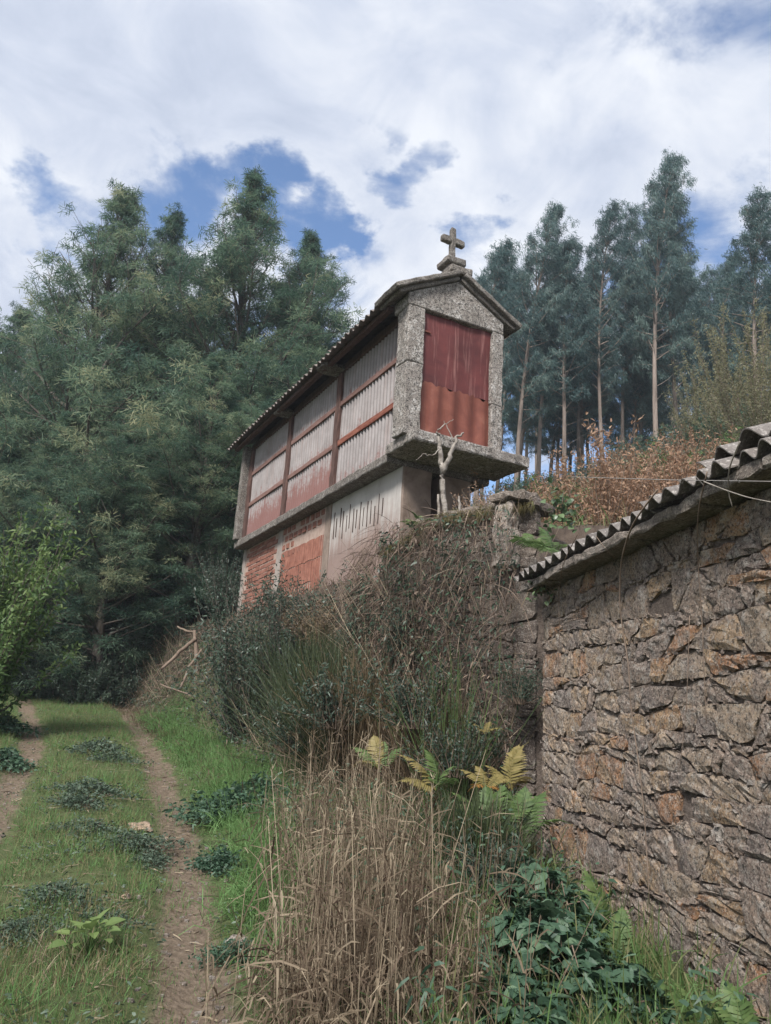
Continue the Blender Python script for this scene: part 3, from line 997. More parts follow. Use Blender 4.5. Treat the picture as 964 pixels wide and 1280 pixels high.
def stone_mesh(quad, proud, depth, rg, n=5, gap=.001, rough=.004):
    """one rough stone in wall coordinates: quad corners (u,z) counter-clockwise; returns V (u, w, z)"""
    q = np.asarray(quad, float)
    t = np.linspace(0, 1, n)
    A, B = np.meshgrid(t, t, indexing='ij')
    bil = ((1 - A) * (1 - B))[..., None] * q[0] + (A * (1 - B))[..., None] * q[1] + (A * B)[..., None] * q[2] + ((1 - A) * B)[..., None] * q[3]
    cen = q.mean(0)
    ext = q.max(0) - q.min(0)
    edge = np.minimum(np.minimum(A, 1 - A), np.minimum(B, 1 - B))
    onb = edge < 1e-6
    corner = onb & ((A < 1e-6) | (A > 1 - 1e-6)) & ((B < 1e-6) | (B > 1 - 1e-6))
    d = bil - cen
    ln = np.linalg.norm(d, axis=-1, keepdims=True) + 1e-9
    sh = np.where(corner, rg.uniform(.004, .04, size=A.shape), np.where(onb, gap + rg.uniform(0, .010, size=A.shape), 0))
    bil = bil - d / ln * np.minimum(sh[..., None], ln * .5)
    bil = bil + np.where(onb[..., None], rg.normal(size=bil.shape) * .004, rg.normal(size=bil.shape) * .012 * np.minimum(ext, .3) / .2)
    tilt = rg.normal(size=2) * .022
    w_ = proud + d[..., 0] * tilt[0] + d[..., 1] * tilt[1] + rg.normal(size=A.shape) * rough
    w_ = np.where(onb, w_ - rg.uniform(.0, .014, size=A.shape), w_)
    front = np.stack([bil[..., 0], w_, bil[..., 1]], -1)
    V = front.reshape(-1, 3)
    I = np.arange(n * n).reshape(n, n)
    Fc = np.stack([I[:-1, :-1], I[1:, :-1], I[1:, 1:], I[:-1, 1:]], -1).reshape(-1, 4)
    ring = list(I[:, 0]) + list(I[-1, 1:]) + list(I[-2::-1, -1]) + list(I[0, -2:0:-1])
    base = V[ring].copy()
    base[:, 1] = -depth
    k = len(V)
    V = np.concatenate([V, base])
    nr = len(ring)
    S = np.array([(ring[i], k + i, k + (i + 1) % nr, ring[(i + 1) % nr]) for i in range(nr)])
    return V, np.concatenate([Fc, S])


def rubble_layout(u0, u1, z0, z1, rg, row=(.10, .26), wd=(.14, .5), skew=.05):
    rows = [z0]
    while rows[-1] < z1 - .08:
        rows.append(min(rows[-1] + rg.uniform(*row), z1))
    rows[-1] = z1
    wav = [rg.uniform(0, 6.28, 3) for _ in rows]

    def bz(k, u):
        if k == 0 or k == len(rows) - 1:
            return rows[k]
        a = wav[k]
        return rows[k] + .03 * math.sin(u * 2.1 + a[0]) + .022 * math.sin(u * 5.3 + a[1]) + .012 * math.sin(u * 11 + a[2])
    quads = []
    for k in range(len(rows) - 1):
        h = rows[k + 1] - rows[k]
        u = u0
        lo_u, hi_u = u0, u0
        while u < u1 - 1e-6:
            wdt = rg.uniform(*wd) * (.8 + h * 1.6)
            un = u + wdt
            if un > u1 - .12:
                un = u1
            sk = rg.normal() * skew * (un < u1)
            lo_n, hi_n = min(un + sk, u1), min(un - sk, u1)
            q = [(lo_u, bz(k, lo_u)), (lo_n, bz(k, lo_n)), (hi_n, bz(k + 1, hi_n)), (hi_u, bz(k + 1, hi_u))]
            if h > .19 and rg.random() < .4:
                f1, f2 = rg.uniform(.35, .65), rg.uniform(.35, .65)
                ml = tuple(np.array(q[0]) * (1 - f1) + np.array(q[3]) * f1)
                mr = tuple(np.array(q[1]) * (1 - f2) + np.array(q[2]) * f2)
                quads.append([q[0], q[1], mr, ml])
                quads.append([ml, mr, q[2], q[3]])
            else:
                quads.append(q)
            u, lo_u, hi_u = un, lo_n, hi_n
    return quads


def rubble_wall(parent, u0, u1, z0, z1, mat, rg, holes=(), limit=300, **kw):
    qs = rubble_layout(u0, u1, z0, z1, rg, **kw)
    cnt = 0
    spare = MB()
    qs.sort(key=lambda q: -abs((q[2][0] - q[0][0]) * (q[2][1] - q[0][1])))
    for q in qs:
        c = np.mean(q, axis=0)
        if any(abs(c[0] - hu) < hr and abs(c[1] - hz) < hr for hu, hz, hr in holes):
            continue
        V, Fc = stone_mesh(q, .011 + abs(rg.normal()) * .008, .07, rg)
        if cnt < limit:
            MB().add(V, Fc).build('stone', M[mat], parent)
            cnt += 1
        else:
            spare.add(V, Fc)
    if spare.n:
        tag(spare.build('rubble', M[mat], parent), kind='stuff')
    # small chinking stones packed in the joints
    ch = MB()
    for q in qs:
        for a, b_ in ((q[0], q[1]), (q[1], q[2])):
            L = math.dist(a, b_)
            for _ in range(int(L / .085)):
                t = rg.random()
                cu, cz = a[0] + (b_[0] - a[0]) * t, a[1] + (b_[1] - a[1]) * t
                s_ = rg.uniform(.010, .030)
                V, Fc = chip((cu, -.013 + rg.normal() * .006, cz), (s_ * rg.uniform(1, 2.6), .05, s_), rg)
                ch.add(V, Fc)
    tag(ch.build('joint_chips', M[mat], parent), kind='stuff')
    return cnt


# ------------------------------------------------------------------ stone barn
BD = R_(8)
barn = thing('stone_barn', 'rubble stone barn with a corrugated roof beside the lane', 'barn', (1.6, 7.0, 0), math.pi / 2 + BD)
# local frame: x = away along the wall, y = towards the lane (left), z up
rb = np.random.default_rng(11)
WT = 2.93
holeL = [(-1.87, 2.42, .085), (-2.15, 1.28, .06)]
nst = rubble_wall(barn, -3.95, .30, -.15, WT, 'barn_stone', rb, holes=holeL, row=(.055, .215), wd=(.10, .44), skew=.055)
MB().add(*rough_box((-2.6, -.229, 1.38), (5.8, .44, 3.08), seg=.5, bev=.02, amp=.01)).build('wall_core', M['mortar'], barn)
q = rubble_layout(-5.6, -3.96, -.15, WT, rb, row=(.16, .3), wd=(.25, .5))
nearw = MB()
for qq in q:
    nearw.add(*stone_mesh(qq, .03, .06, rb))
tag(nearw.build('rubble', M['barn_stone'], barn), kind='stuff')
# gable end wall (short side beyond the corner) and rear wall
MB().add(*rough_box((.1, -2.6, 1.4), (.42, 4.4, 3.1), seg=.5, bev=.02, amp=.02)).build('end_wall', M['mortar'], barn)
MB().add(*rough_box((-2.6, -4.95, 1.9), (5.7, .4, 4.1), seg=.6, bev=.02, amp=.02)).build('rear_wall', M['mortar'], barn)
endst = MB()
for qq in rubble_layout(.05, 4.6, -.15, 2.9, rb, row=(.16, .3), wd=(.25, .5)):
    V, Fc = stone_mesh(qq, .03, .06, rb)
    V = np.stack([.30 + V[:, 1], -V[:, 0] + .05, V[:, 2]], -1)
    endst.add(V, Fc)
tag(endst.build('rubble', M['barn_stone'], barn), kind='stuff')
# eave slabs
x = .42
k = 0
while x > -5.3:
    L = rb.uniform(.55, .95)
    V, Fc = rough_box((x - L / 2, .02, WT + .036 + rb.normal() * .006), (L - .015, .38 + rb.normal() * .03, .072), seg=.09, bev=.02, amp=.014, freq=6, seed=k)
    MB().add(V, Fc).build('eave_slab', M['slab_stone'], barn)
    x -= L
    k += 1
# corrugated roof: lower row at the eave, second row above it, one loose sheet lying on top
rs = math.tan(R_(17))
upv = np.array([0, -1, rs]) / math.hypot(1, rs)
upn = np.array([0, rs, 1]) / math.hypot(1, rs)
PIT, AMP = .177, .034
for row in range(3):
    x = .46
    k = 0
    while x > -5.6:
        wd = .9
        o0 = np.array([x, .225 + rb.normal() * .02, WT + .118]) + upv * (row * 1.35) + upn * (row * .022 + .014 * (k % 2))
        V, Fc = corrugated(o0, (-1, 0, 0), upv, upn, wd + .08, 1.52, PIT, AMP, .008, nper=12, nl=5, warp=.012, seed=k + row * 3.3)
        MB().add(V, Fc).build('roof_sheet', M['barn_roof'], barn)
        x -= .885
        k += 1
V, Fc = corrugated(np.array([-2.72, .17, WT + .225]), (-1, .04, .02), upv, upn, 1.06, 1.2, .265, .045, .009, nper=14, nl=5, warp=.02, seed=4)
o = MB().add(V, Fc).build('roof_sheet', M['barn_roof'], barn)
o['label'] = 'loose corrugated sheet lying on top of the eave'
for yy in (.1, -1.2, -2.5, -3.8):
    zc = WT + .05 + (.225 - yy) * rs
    if yy < 0:
        MB().add(*rough_box((-2.4, yy, zc - .0), (6.1, .10, .10), seg=.9, bev=.012, amp=.008)).build('rafter', M['wood_dark'], barn)

# ------------------------------------------------------------------ retaining wall below the granary terrace
RA, RB = np.array([1.66, 8.12]), np.array([.06, 9.62])
rd = (RB - RA) / np.linalg.norm(RB - RA)
RL = float(np.linalg.norm(RB - RA))
rw = thing('retaining_wall', 'dark overgrown stone retaining wall running from the barn to the granary', 'retaining wall', (RA[0], RA[1], 0), math.atan2(rd[1], rd[0]))
rr_ = np.random.default_rng(21)
rubble_wall(rw, 0, RL - .55, .2, 4.02, 'dark_stone', rr_, row=(.13, .28), wd=(.18, .42))
rubble_wall(rw, RL - .55, RL, .2, 3.72, 'dark_stone', rr_, row=(.13, .28), wd=(.18, .42))
MB().add(*rough_box((RL / 2, -.24, 1.9), (RL + .2, .44, 3.6), seg=.5, bev=.02, amp=.015)).build('wall_core', M['mortar'], rw)
x = -.05
k = 0
while x < RL:
    L = rr_.uniform(.35, .6)
    V, Fc = rough_box((x + L / 2, -.12, 4.06 - .30 * smooth(1.2, 2.2, x + L / 2) + rr_.normal() * .02), (L - .02, .42, .12), seg=.1, bev=.035, amp=.025, freq=6, seed=k)
    MB().add(V, Fc).build('cap_stone', M['dark_stone'], rw)
    x += L
    k += 1
V, Fc = rough_box((.34, .09, 3.72), (.24, .2, .74), seg=.08, bev=.04, amp=.03, freq=6)
MB().add(V, Fc).build('upright_stone', M['pale_stone'], rw)['label'] = 'pale lichened upright stone at the wall top'
V, Fc = rough_box((.26, .02, 4.13), (.46, .42, .09), seg=.08, bev=.03, amp=.03, freq=6)
MB().add(V, Fc).build('cap_stone', M['dark_stone'], rw)
rw['kind'] = 'thing'


# ------------------------------------------------------------------ trees
def unit(a):
    return a / (np.linalg.norm(a, axis=-1, keepdims=True) + 1e-9)


def polyline_branch(p0, az, el, L, rg, n=5, up=0.25, wob=.06):
    pts = [np.array(p0, float)]
    d = np.array([math.cos(az) * math.cos(el), math.sin(az) * math.cos(el), math.sin(el)])
    for i in range(n - 1):
        d = d + np.array([rg.normal() * wob, rg.normal() * wob, up / n + rg.normal() * wob])
        d /= np.linalg.norm(d)
        pts.append(pts[-1] + d * L / (n - 1))
    return np.array(pts)


def along(pts, t):
    n = len(pts) - 1
    x = np.clip(t, 0, 0.9999) * n
    i = np.floor(x).astype(int)
    f = (x - i)[..., None]
    return pts[i] * (1 - f) + pts[i + 1] * f


def mimosa_meshes(seed, Ht=15.0, Rm=3.7, nb=118, lowest=.05, dens=1.0):
    rg = np.random.default_rng(seed)
    wood = MB()
    k = 9
    tz = np.linspace(0, 1, k)
    lean = rg.normal(size=2) * .25
    tr = np.stack([(lean[0] * 3 + .5 * np.sin(tz * 5 + seed)) * tz * (1 - tz), (lean[1] * 3 + .5 * np.cos(tz * 4 + seed)) * tz * (1 - tz), tz * Ht * .97], -1)
    wood.add(*tube(tr, .20 * (1 - tz) ** .8 + .012, 7))
    C, D, TT, RR = [], [], [], []
    for i in range(nb):
        t = lowest + (1 - lowest) * ((i + .5) / nb) ** .86
        az = i * 2.39996 + rg.normal() * .35
        prof = (1 - t) ** 1.0 * (0.5 + 1.1 * min(1, t / .22)) * 1.05 + .03
        L = Rm * prof * rg.uniform(.45, 1.3)
        el = R_(18 + 38 * t + rg.normal() * 9)
        p0 = along(tr, np.array([t * .985]))[0]
        br = polyline_branch(p0, az, el, L, rg, 6, .35, .09)
        wood.add(*tube(br, np.linspace(.018 + .012 * L, .006, 6), 4, cap=False))
        bt = rg.normal() * .12
        subs = [br]
        nsub = int(4 + L * 1.9)
        for s in range(nsub):
            ts = rg.uniform(.25, .95)
            ps = along(br, np.array([ts]))[0]
            sb = polyline_branch(ps, az + rg.choice([-1, 1]) * rg.uniform(.4, 1.2), el + rg.normal() * .35, L * rg.uniform(.2, .42) * (1.2 - ts * .5) + .25, rg, 4, .2, .12)
            wood.add(*tube(sb, np.linspace(.010, .004, 4), 3, cap=False))
            subs.append(sb)
        for j, sb in enumerate(subs):
            ln = np.linalg.norm(sb[-1] - sb[0])
            npl = max(1, int((1.0 + ln * 1.45) * dens * (1.1 - .5 * t)))
            tt = rg.uniform(.30 if j else .5, 1.04, npl)
            pc = along(sb, tt)
            dd = unit((sb[-1] - sb[-2])[None] + rg.normal(size=(npl, 3)) * .35)
            C.append(pc + rg.normal(size=pc.shape) * .07)
            D.append(dd)
            RR.append(np.full(npl, .36 - .22 * t))
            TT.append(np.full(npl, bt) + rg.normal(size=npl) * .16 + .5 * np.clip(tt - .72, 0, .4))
    C, D, TT = np.concatenate(C), np.concatenate(D), np.concatenate(TT)
    m = 64
    dirs = unit(np.repeat(D, m, 0) * .55 + rg.normal(size=(len(C) * m, 3)) * np.array([.85, .85, .5]) + np.array([0, 0, .15]))
    RR_ = np.repeat(np.concatenate(RR), m)
    rad = rg.random(len(C) * m) ** .6 * RR_
    P = np.repeat(C, m, 0) + dirs * rad[:, None] - np.array([0, 0, 1]) * (rad ** 2 * .9)[:, None]
    dirs = unit(dirs + rg.normal(size=dirs.shape) * .75 - np.array([0, 0, .3]) * rad[:, None] * 2)
    L = rg.uniform(.08, .17, len(P))
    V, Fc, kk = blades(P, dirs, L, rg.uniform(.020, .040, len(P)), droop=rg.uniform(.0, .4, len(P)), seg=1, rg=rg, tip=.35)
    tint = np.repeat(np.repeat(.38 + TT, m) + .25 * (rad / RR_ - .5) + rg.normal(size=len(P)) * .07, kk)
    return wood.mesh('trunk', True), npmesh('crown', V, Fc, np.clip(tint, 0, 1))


def euc_meshes(seed, Ht=20.0, Rm=2.9, nb=80, base=.30, dens=1.0):
    rg = np.random.default_rng(seed)
    wood = MB()
    k = 10
    tz = np.linspace(0, 1, k)
    tr = np.stack([.35 * np.sin(tz * 3 + seed) * tz + 1.1 * tz ** 3, .3 * np.cos(tz * 2.4 + seed) * tz, tz * Ht * .985], -1)
    wood.add(*tube(tr, .135 * (1 - tz) ** .75 + .012, 7))
    for i in range(7):          # bare dead side twigs low on the trunk
        p0 = along(tr, np.array([rg.uniform(.15, .45)]))[0]
        b_ = polyline_branch(p0, rg.uniform(0, 6.28), R_(rg.uniform(10, 45)), rg.uniform(.5, 1.6), rg, 4, .1, .15)
        wood.add(*tube(b_, np.linspace(.02, .005, 4), 4, cap=False))
    C, TT = [], []
    for i in range(nb):
        t = base + (1 - base) * ((i + .4) / nb) ** .85
        q = (t - base) / (1 - base)
        az = i * 2.39996 + rg.normal() * .5
        prof = (1 - q) ** .75 * (.5 + .75 * min(1, q / .22)) + .06
        L = Rm * prof * rg.uniform(.55, 1.25)
        el = R_(28 + 26 * q + rg.normal() * 10)
        p0 = along(tr, np.array([t]))[0]
        br = polyline_branch(p0, az, el, L, rg, 5, .25, .12)
        br[:, 0] += .25 * np.linspace(0, 1, 5) ** 2 * L * .5
        wood.add(*tube(br, np.linspace(.012 + .011 * L, .005, 5), 4, cap=False))
        bt = rg.normal() * .1
        for s in range(int(3 + L * 2.6)):
            ts = rg.uniform(.3, 1)
            ps = along(br, np.array([ts]))[0]
            sb = polyline_branch(ps, az + rg.normal() * .9, el + rg.normal() * .5, rg.uniform(.25, .75), rg, 3, -.2, .2)
            wood.add(*tube(sb, np.linspace(.008, .003, 3), 3, cap=False))
            n_ = int(3.6 * dens)
            C.append(along(sb, rg.uniform(.3, 1.05, n_)) + rg.normal(size=(n_, 3)) * .09)
            TT.append(np.full(n_, bt) + rg.normal(size=n_) * .1)
    C, TT = np.concatenate(C), np.concatenate(TT)
    m = 17
    P = np.repeat(C, m, 0) + rg.normal(size=(len(C) * m, 3)) * .095
    dirs = unit(rg.normal(size=(len(P), 3)) * .55 + np.array([.35, 0, -.75]))
    V, Fc, kk = blades(P, dirs, rg.uniform(.12, .25, len(P)), rg.uniform(.035, .06, len(P)), droop=.1, seg=1, rg=rg, tip=.35)
    tint = np.repeat(np.repeat(.48 + TT * 1.4, m) + rg.normal(size=len(P)) * .14, kk)
    return wood.mesh('trunk', True), npmesh('crown', V, Fc, np.clip(tint, 0, 1))


def tree(name, label, cat, meshes, mats, loc, rz, sc_, group, sxy=1.0):
    t = thing(name, label, cat, loc, rz, group, (sc_ * sxy, sc_ * sxy, sc_))
    t.rotation_euler = (rt.normal() * .022, rt.normal() * .022, rz)
    for nm, me, mt in zip(('trunk', 'crown'), meshes, mats):
        link(nm, me, M[mt], t)
    return t


MIM = [mimosa_meshes(s) for s in (1, 2, 3)]
EUC = [euc_meshes(s) for s in (4, 5, 6, 8)]
rt = np.random.default_rng(5)
# (top pixel, depth, variant, width factor, label)
mim_list = [
    (138, 236, 26.5, 0, 1.05, 'tallest feathery mimosa with a pointed top at the end of the lane'),
    (208, 268, 28.5, 1, .85, 'narrow mimosa top just right of the tallest one'),
    (332, 226, 27.5, 2, 1.2, 'tall open mimosa with bluish gaps standing behind the granary roof'),
    (402, 300, 28.5, 1, 1.1, 'yellowish mimosa whose side boughs reach the granary eave'),
    (268, 440, 22.8, 1, 1.15, 'lower mimosa with pale yellow tips in front of the two tall mimosas'),
    (30, 385, 31.0, 0, 1.15, 'far mimosa at the left edge of the photo behind the others'),
    (85, 372, 29.5, 2, 1.0, 'rounded mimosa left of the tallest one'),
    (95, 520, 22.8, 0, 1.2, 'low dark mimosa over the far end of the lane'),
    (185, 500, 22.5, 2, 1.15, 'low mimosa directly beneath the tallest one'),
    (10, 560, 24.5, 1, 1.2, 'shaded mimosa behind the bright bush at the left edge'),
    (385, 385, 27.5, 0, 1.25, 'lower mimosa filling in behind the far end of the granary roof'),
    (300, 560, 23.5, 2, .8, 'shaded mimosa beside the far wall of the granary'),
    (250, 340, 32.0, 0, 1.0, 'mimosa seen in the gap between the two tall mimosas'),
    (-60, 400, 30.0, 2, 1.1, None), (-120, 480, 26.0, 1, 1.2, None), (-60, 620, 21.0, 0, 1.1, None),
    (340, 480, 33.0, 0, 1.2, None), (150, 420, 36.0, 1, 1.3, None), (60, 470, 37.0, 2, 1.3, None), (240, 470, 37.0, 1, 1.3, None),
]
for i, (px, py, y, v, sxy, lab) in enumerate(mim_list):
    p = at(px, py, y)
    z0 = g1(p.x, p.y)
    s = (p.z - z0) / 14.3
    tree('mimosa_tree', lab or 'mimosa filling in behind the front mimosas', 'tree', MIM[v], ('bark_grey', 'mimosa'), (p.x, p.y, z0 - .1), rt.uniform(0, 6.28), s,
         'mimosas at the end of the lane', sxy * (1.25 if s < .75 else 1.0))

euc_list = [
    (612, 298, 36, 0, 1.1, 'eucalyptus directly right of the granary cross'),
    (668, 250, 37, 1, 1.0, 'slim pointed eucalyptus second right of the granary cross'),
    (690, 305, 40, 2, 1.0, 'short-topped eucalyptus just right of the slim pointed one'),
    (720, 296, 38, 3, 1.0, 'eucalyptus with a leaning wispy tip above the orange weeds'),
    (765, 264, 39, 0, .95, 'thin eucalyptus just left of the tallest eucalyptus'),
    (788, 268, 42, 2, .9, 'eucalyptus pressed against the left side of the tallest one'),
    (826, 186, 38, 1, 1.0, 'tallest eucalyptus with a long pale bare trunk'),
    (852, 236, 41, 3, 1.0, 'eucalyptus shouldering the right side of the tallest one'),
    (945, 242, 36, 2, 1.25, 'tall broad eucalyptus at the right edge of the photo'),
    (900, 318, 43, 0, 1.1, 'eucalyptus top in the dip between the tallest one and the right edge'),
    (640, 345, 42, 3, 1.0, 'eucalyptus seen low between the first two beside the granary'),
    (742, 320, 44, 1, 1.0, 'dense eucalyptus behind the leaning wispy one'),
    (968, 335, 38, 0, 1.2, 'eucalyptus cut off by the right edge of the photo'),
]
for i in range(20):
    px = 600 + (i * 61.8) % 420
    euc_list.append((px, rt.uniform(318, 400), rt.uniform(43, 58), i % 4, rt.uniform(.95, 1.25), None))
for i in range(7):
    px = 610 + (i * 97.3) % 400
    euc_list.append((px, rt.uniform(420, 470), rt.uniform(38, 52), (i + 1) % 4, rt.uniform(1.1, 1.5), 'low'))
for px, py, y, v, sxy, lab in euc_list:
    p = at(px, py, y)
    z0 = g1(p.x, p.y)
    s = (p.z - z0) / 19.7
    lab2 = {None: 'slender eucalyptus in the crowded rows behind the front trunks', 'low': 'short young eucalyptus among the trunks on the hill'}.get(lab, lab)
    tree('eucalyptus_tree', lab2, 'tree', EUC[v], ('bark_euc', 'euc'), (p.x - .9 * s, p.y, z0 - .1), rt.uniform(-.5, .5), s, 'eucalyptus grove on the hill', sxy * (1.15 if s < .8 else 1.0))


# ------------------------------------------------------------------ leafy shrubs built from stems and leaves
def shrub_meshes(seed, Ht, Rm, nst, lps, ll, lw, updir=.8, stemr=.012, spread=.6, low=.1, tmean=.45, tip_t=.25, flat=1.0):
    rg = np.random.default_rng(seed)
    wood = MB()
    P, Dd, TT = [], [], []
    for i in range(nst):
        az = rg.uniform(0, 6.28)
        r0 = Rm * .25 * math.sqrt(rg.random())
        el = R_(np.clip(90 - abs(rg.normal()) * 60 * spread, 12, 88))
        L = Ht * rg.uniform(.55, 1.08) / max(.35, math.sin(el) ** .5) * flat
        L = min(L, Rm * 1.15 / max(.12, math.cos(el)))
        br = polyline_branch((r0 * math.cos(az), r0 * math.sin(az), -.05), az + rg.normal() * .4, el, L, rg, 5, .25, .10)
        wood.add(*tube(br, np.linspace(stemr, stemr * .3, 5), 4, cap=False))
        tt = rg.uniform(low, 1.0, lps)
        P.append(along(br, tt) + rg.normal(size=(lps, 3)) * ll * .5)
        ax = unit(br[-1] - br[0])
        Dd.append(unit(ax[None] * updir * .6 + rg.normal(size=(lps, 3)) * .6 + np.array([0, 0, .25 * updir])))
        TT.append(tmean + rg.normal() * .08 + tip_t * (tt - .6) + rg.normal(size=lps) * .12)
    P, Dd, TT = np.concatenate(P), np.concatenate(Dd), np.concatenate(TT)
    n = len(P)
    V, Fc, k = blades(P, Dd, rg.uniform(.7, 1.25, n) * ll, rg.uniform(.7, 1.2, n) * lw, droop=.25, seg=2, rg=rg, tip=.1, mid=1.5)
    return wood.mesh('stems', True), npmesh('foliage', V, Fc, np.clip(np.repeat(TT, k), 0, 1))


def shrub(name, label, cat, meshes, mats, loc, group=None, sc_=1.0, rz=0.0, sz=1.0):
    t = thing(name, label, cat, loc, rz, group, (sc_, sc_, sc_ * sz))
    for nm, me, mt in zip(('stems', 'foliage'), meshes, mats):
        link(nm, me, M[mt], t)
    return t


def on_ground(px, py, y, dz=0.0):
    p = at(px, py, y)
    return (p.x, y, g1(p.x, y) + dz)


# bright bush at the left edge
sm = shrub_meshes(31, 4.0, 1.0, 80, 190, .12, .045, stemr=.018, spread=.30, low=.05, tmean=.62, tip_t=.3)
lx, ly, lz = on_ground(-22, 800, 13.5)
shrub('young_tree', 'bright green young leafy tree at the left edge of the lane', 'tree', sm, ('bark_grey', 'green_leaf'), (lx, ly, lz))
# dark evergreen shrub below the brick wall
sm = shrub_meshes(32, 2.75, .95, 80, 130, .075, .026, stemr=.011, spread=.38, low=.05, tmean=.42)
x_, y_, z_ = on_ground(312, 900, 12.6)
shrub('evergreen_shrub', 'dark evergreen shrub at the lane edge below the brick wall', 'shrub', sm, ('bark_grey', 'dark_leaf'), (x_, y_, z_))
x_, y_, z_ = on_ground(352, 880, 12.2)
shrub('evergreen_shrub', 'smaller dark evergreen shrub joined to the right of the bigger one', 'shrub', sm, ('bark_grey', 'dark_leaf'), (x_, y_, z_), None, .8, 2.0)
x_, y_, z_ = on_ground(275, 800, 20.2)
shrub('evergreen_shrub', 'bushy green shrub on the bank top by the far wall corner', 'shrub', sm, ('bark_grey', 'dark_leaf'), (x_, y_, z_), None, .75, 1.0)
# undergrowth under the mimosas at the lane end
for i, (px, y) in enumerate(((25, 26.5), (70, 25.5), (115, 24.5), (160, 24.2), (205, 24.0), (245, 23.5), (285, 23.0), (-30, 25), (140, 28), (60, 29))):
    x_, y_, z_ = on_ground(px, 840, y)
    shrub('undergrowth_bush', 'dark bush in the shade under the mimosas at the lane end', 'bush', sm, ('bark_grey', 'dark_leaf'), (x_, y_, z_ - .1), 'shaded bushes under the mimosas', rt.uniform(.95, 1.3), rt.uniform(0, 6))


def broom_mesh(seed, Ht, Rm, n, wd=.006, tmean=.45):
    rg = np.random.default_rng(seed)
    az = rg.uniform(0, 6.28, n)
    tl = np.abs(rg.normal(size=n)) * .38
    P = np.stack([np.cos(az) * Rm * .18 * rg.random(n), np.sin(az) * Rm * .18 * rg.random(n), np.full(n, -.05)], -1)
    D = np.stack([np.cos(az) * np.sin(tl), np.sin(az) * np.sin(tl), np.cos(tl)], -1)
    st = rg.random(n) < .8
    P2 = P + D * (rg.uniform(.15, .7, n) * Ht * st)[:, None]
    D2 = unit(D + rg.normal(size=(n, 3)) * .22 * st[:, None])
    L = np.where(st, rg.uniform(.3, .55, n), rg.uniform(.7, 1.0, n)) * Ht
    V, Fc, k = blades(P2, D2, L, wd * rg.uniform(.7, 1.6, n), droop=rg.uniform(-.05, .2, n), seg=3, rg=rg, tip=.2)
    return npmesh('stems', V, Fc, np.clip(np.repeat(tmean + rg.normal(size=n) * .17, k), 0, 1))


for nm, lab, px, py, y, Ht, n, mt, sd in (
        ('broom_bush', 'dark green broom bush on the bank right of the evergreen shrub', 425, 865, 9.6, 1.75, 2600, 'broom', 1),
        ('broom_bush', 'brown dead broom hanging over the bank left of the dead sapling', 470, 850, 9.3, 1.7, 2600, 'dead_broom', 2),
        ('broom_bush', 'thin green broom growing in front of the dead sapling', 575, 860, 8.0, 1.75, 260, 'fern_green', 3),
        ('broom_bush', 'low green broom among the ferns by the barn corner', 590, 1060, 6.2, .75, 1500, 'broom', 4),
        ('broom_bush', 'dark broom behind the tall dry grass', 400, 880, 10.3, 1.9, 2200, 'broom', 5),
        ('broom_bush', 'sparse brown broom at the foot of the retaining wall', 545, 930, 8.6, 1.4, 1800, 'dead_broom', 6)):
    x_, y_, z_ = on_ground(px, py, y)
    t = thing(nm, lab, 'bush', (x_, y_, z_))
    link('stems', broom_mesh(sd, Ht, .9, n), M[mt], t)


# ------------------------------------------------------------------ grass of the lane
def scatter(n, x0, x1, y0, y1, rg, ypow=1.0):
    y = y0 + (y1 - y0) * rg.random(n) ** ypow
    return rg.uniform(x0, x1, n), y


def grass_obj(name, x, y, L, Wd, tint, mat, lean=.45, droop=.5, seg=3, dirbias=(0, 0), rg=rng, zoff=-.01):
    n = len(x)
    P = np.stack([x, y, gz(x, y) + zoff], -1)
    az = rg.uniform(0, 6.28, n)
    tl = np.abs(rg.normal(size=n)) * lean
    D = np.stack([np.cos(az) * np.sin(tl) + dirbias[0], np.sin(az) * np.sin(tl) + dirbias[1], np.cos(tl)], -1)
    V, Fc, k = blades(P, D, L, Wd, droop=rg.uniform(.3, 1.3, n) * droop, seg=seg, rg=rg)
    return tag(link(name, npmesh(name, V, Fc, np.clip(np.repeat(tint, k), 0, 1)), M[mat]), kind='stuff')


rg = np.random.default_rng(41)
x, y = scatter(290000, 0, 1, 2.2, 25, rg, 2.1)
x = rut_x(RUT_L, y) - 2.6 + x * (rut_x(RUT_R, y) - rut_x(RUT_L, y) + 4.8)
near = y / 25
xr, xl = rut_x(RUT_R, y), rut_x(RUT_L, y)
dr, dl = np.abs(x - xr), np.abs(x - xl)
pn = vnoise(x, y, 1.3, 5)
pn2 = vnoise(x, y, 3.1, 9)
rutw = np.where(dr < dl, .10, .2) + .14 * pn2 + .05 * pn
keep = (np.minimum(dr, dl) > rutw) | (rg.random(len(x)) < .24 + .22 * (pn > .2))
s_ = sdist(x, y)
keep &= (s_ < -.55) & (x < xr + 2.9) & ~((x > 1.25) & (y < 8))
keep &= rg.random(len(x)) < np.clip(.8 + .45 * pn, .3, 1)
x, y, dr, dl, pn, pn2, xr, xl = [a[keep] for a in (x, y, dr, dl, pn, pn2, xr, xl)]
right = x > xr
L = np.where(right, .12 + .22 * smooth(.15, .9, x - xr), .10 + .10 * np.clip(pn + .4, 0, 1.3))
L = np.where(np.minimum(dr, dl) < .3, L * .5, L) * rg.uniform(.55, 1.35, len(x))
L = np.where(x < xl - .3, L * 1.5, L)
tint = np.where(right, .72, .62) + .15 * pn + .08 * pn2 + rg.normal(size=len(x)) * .12
dry = rg.random(len(x)) < np.where(right, .10, .30 + .2 * (pn2 > .2)) + .25 * smooth(-1.2, -2.0, x) * (y < 4.6)
tint = np.where(dry, rg.uniform(0, .25, len(x)), tint)
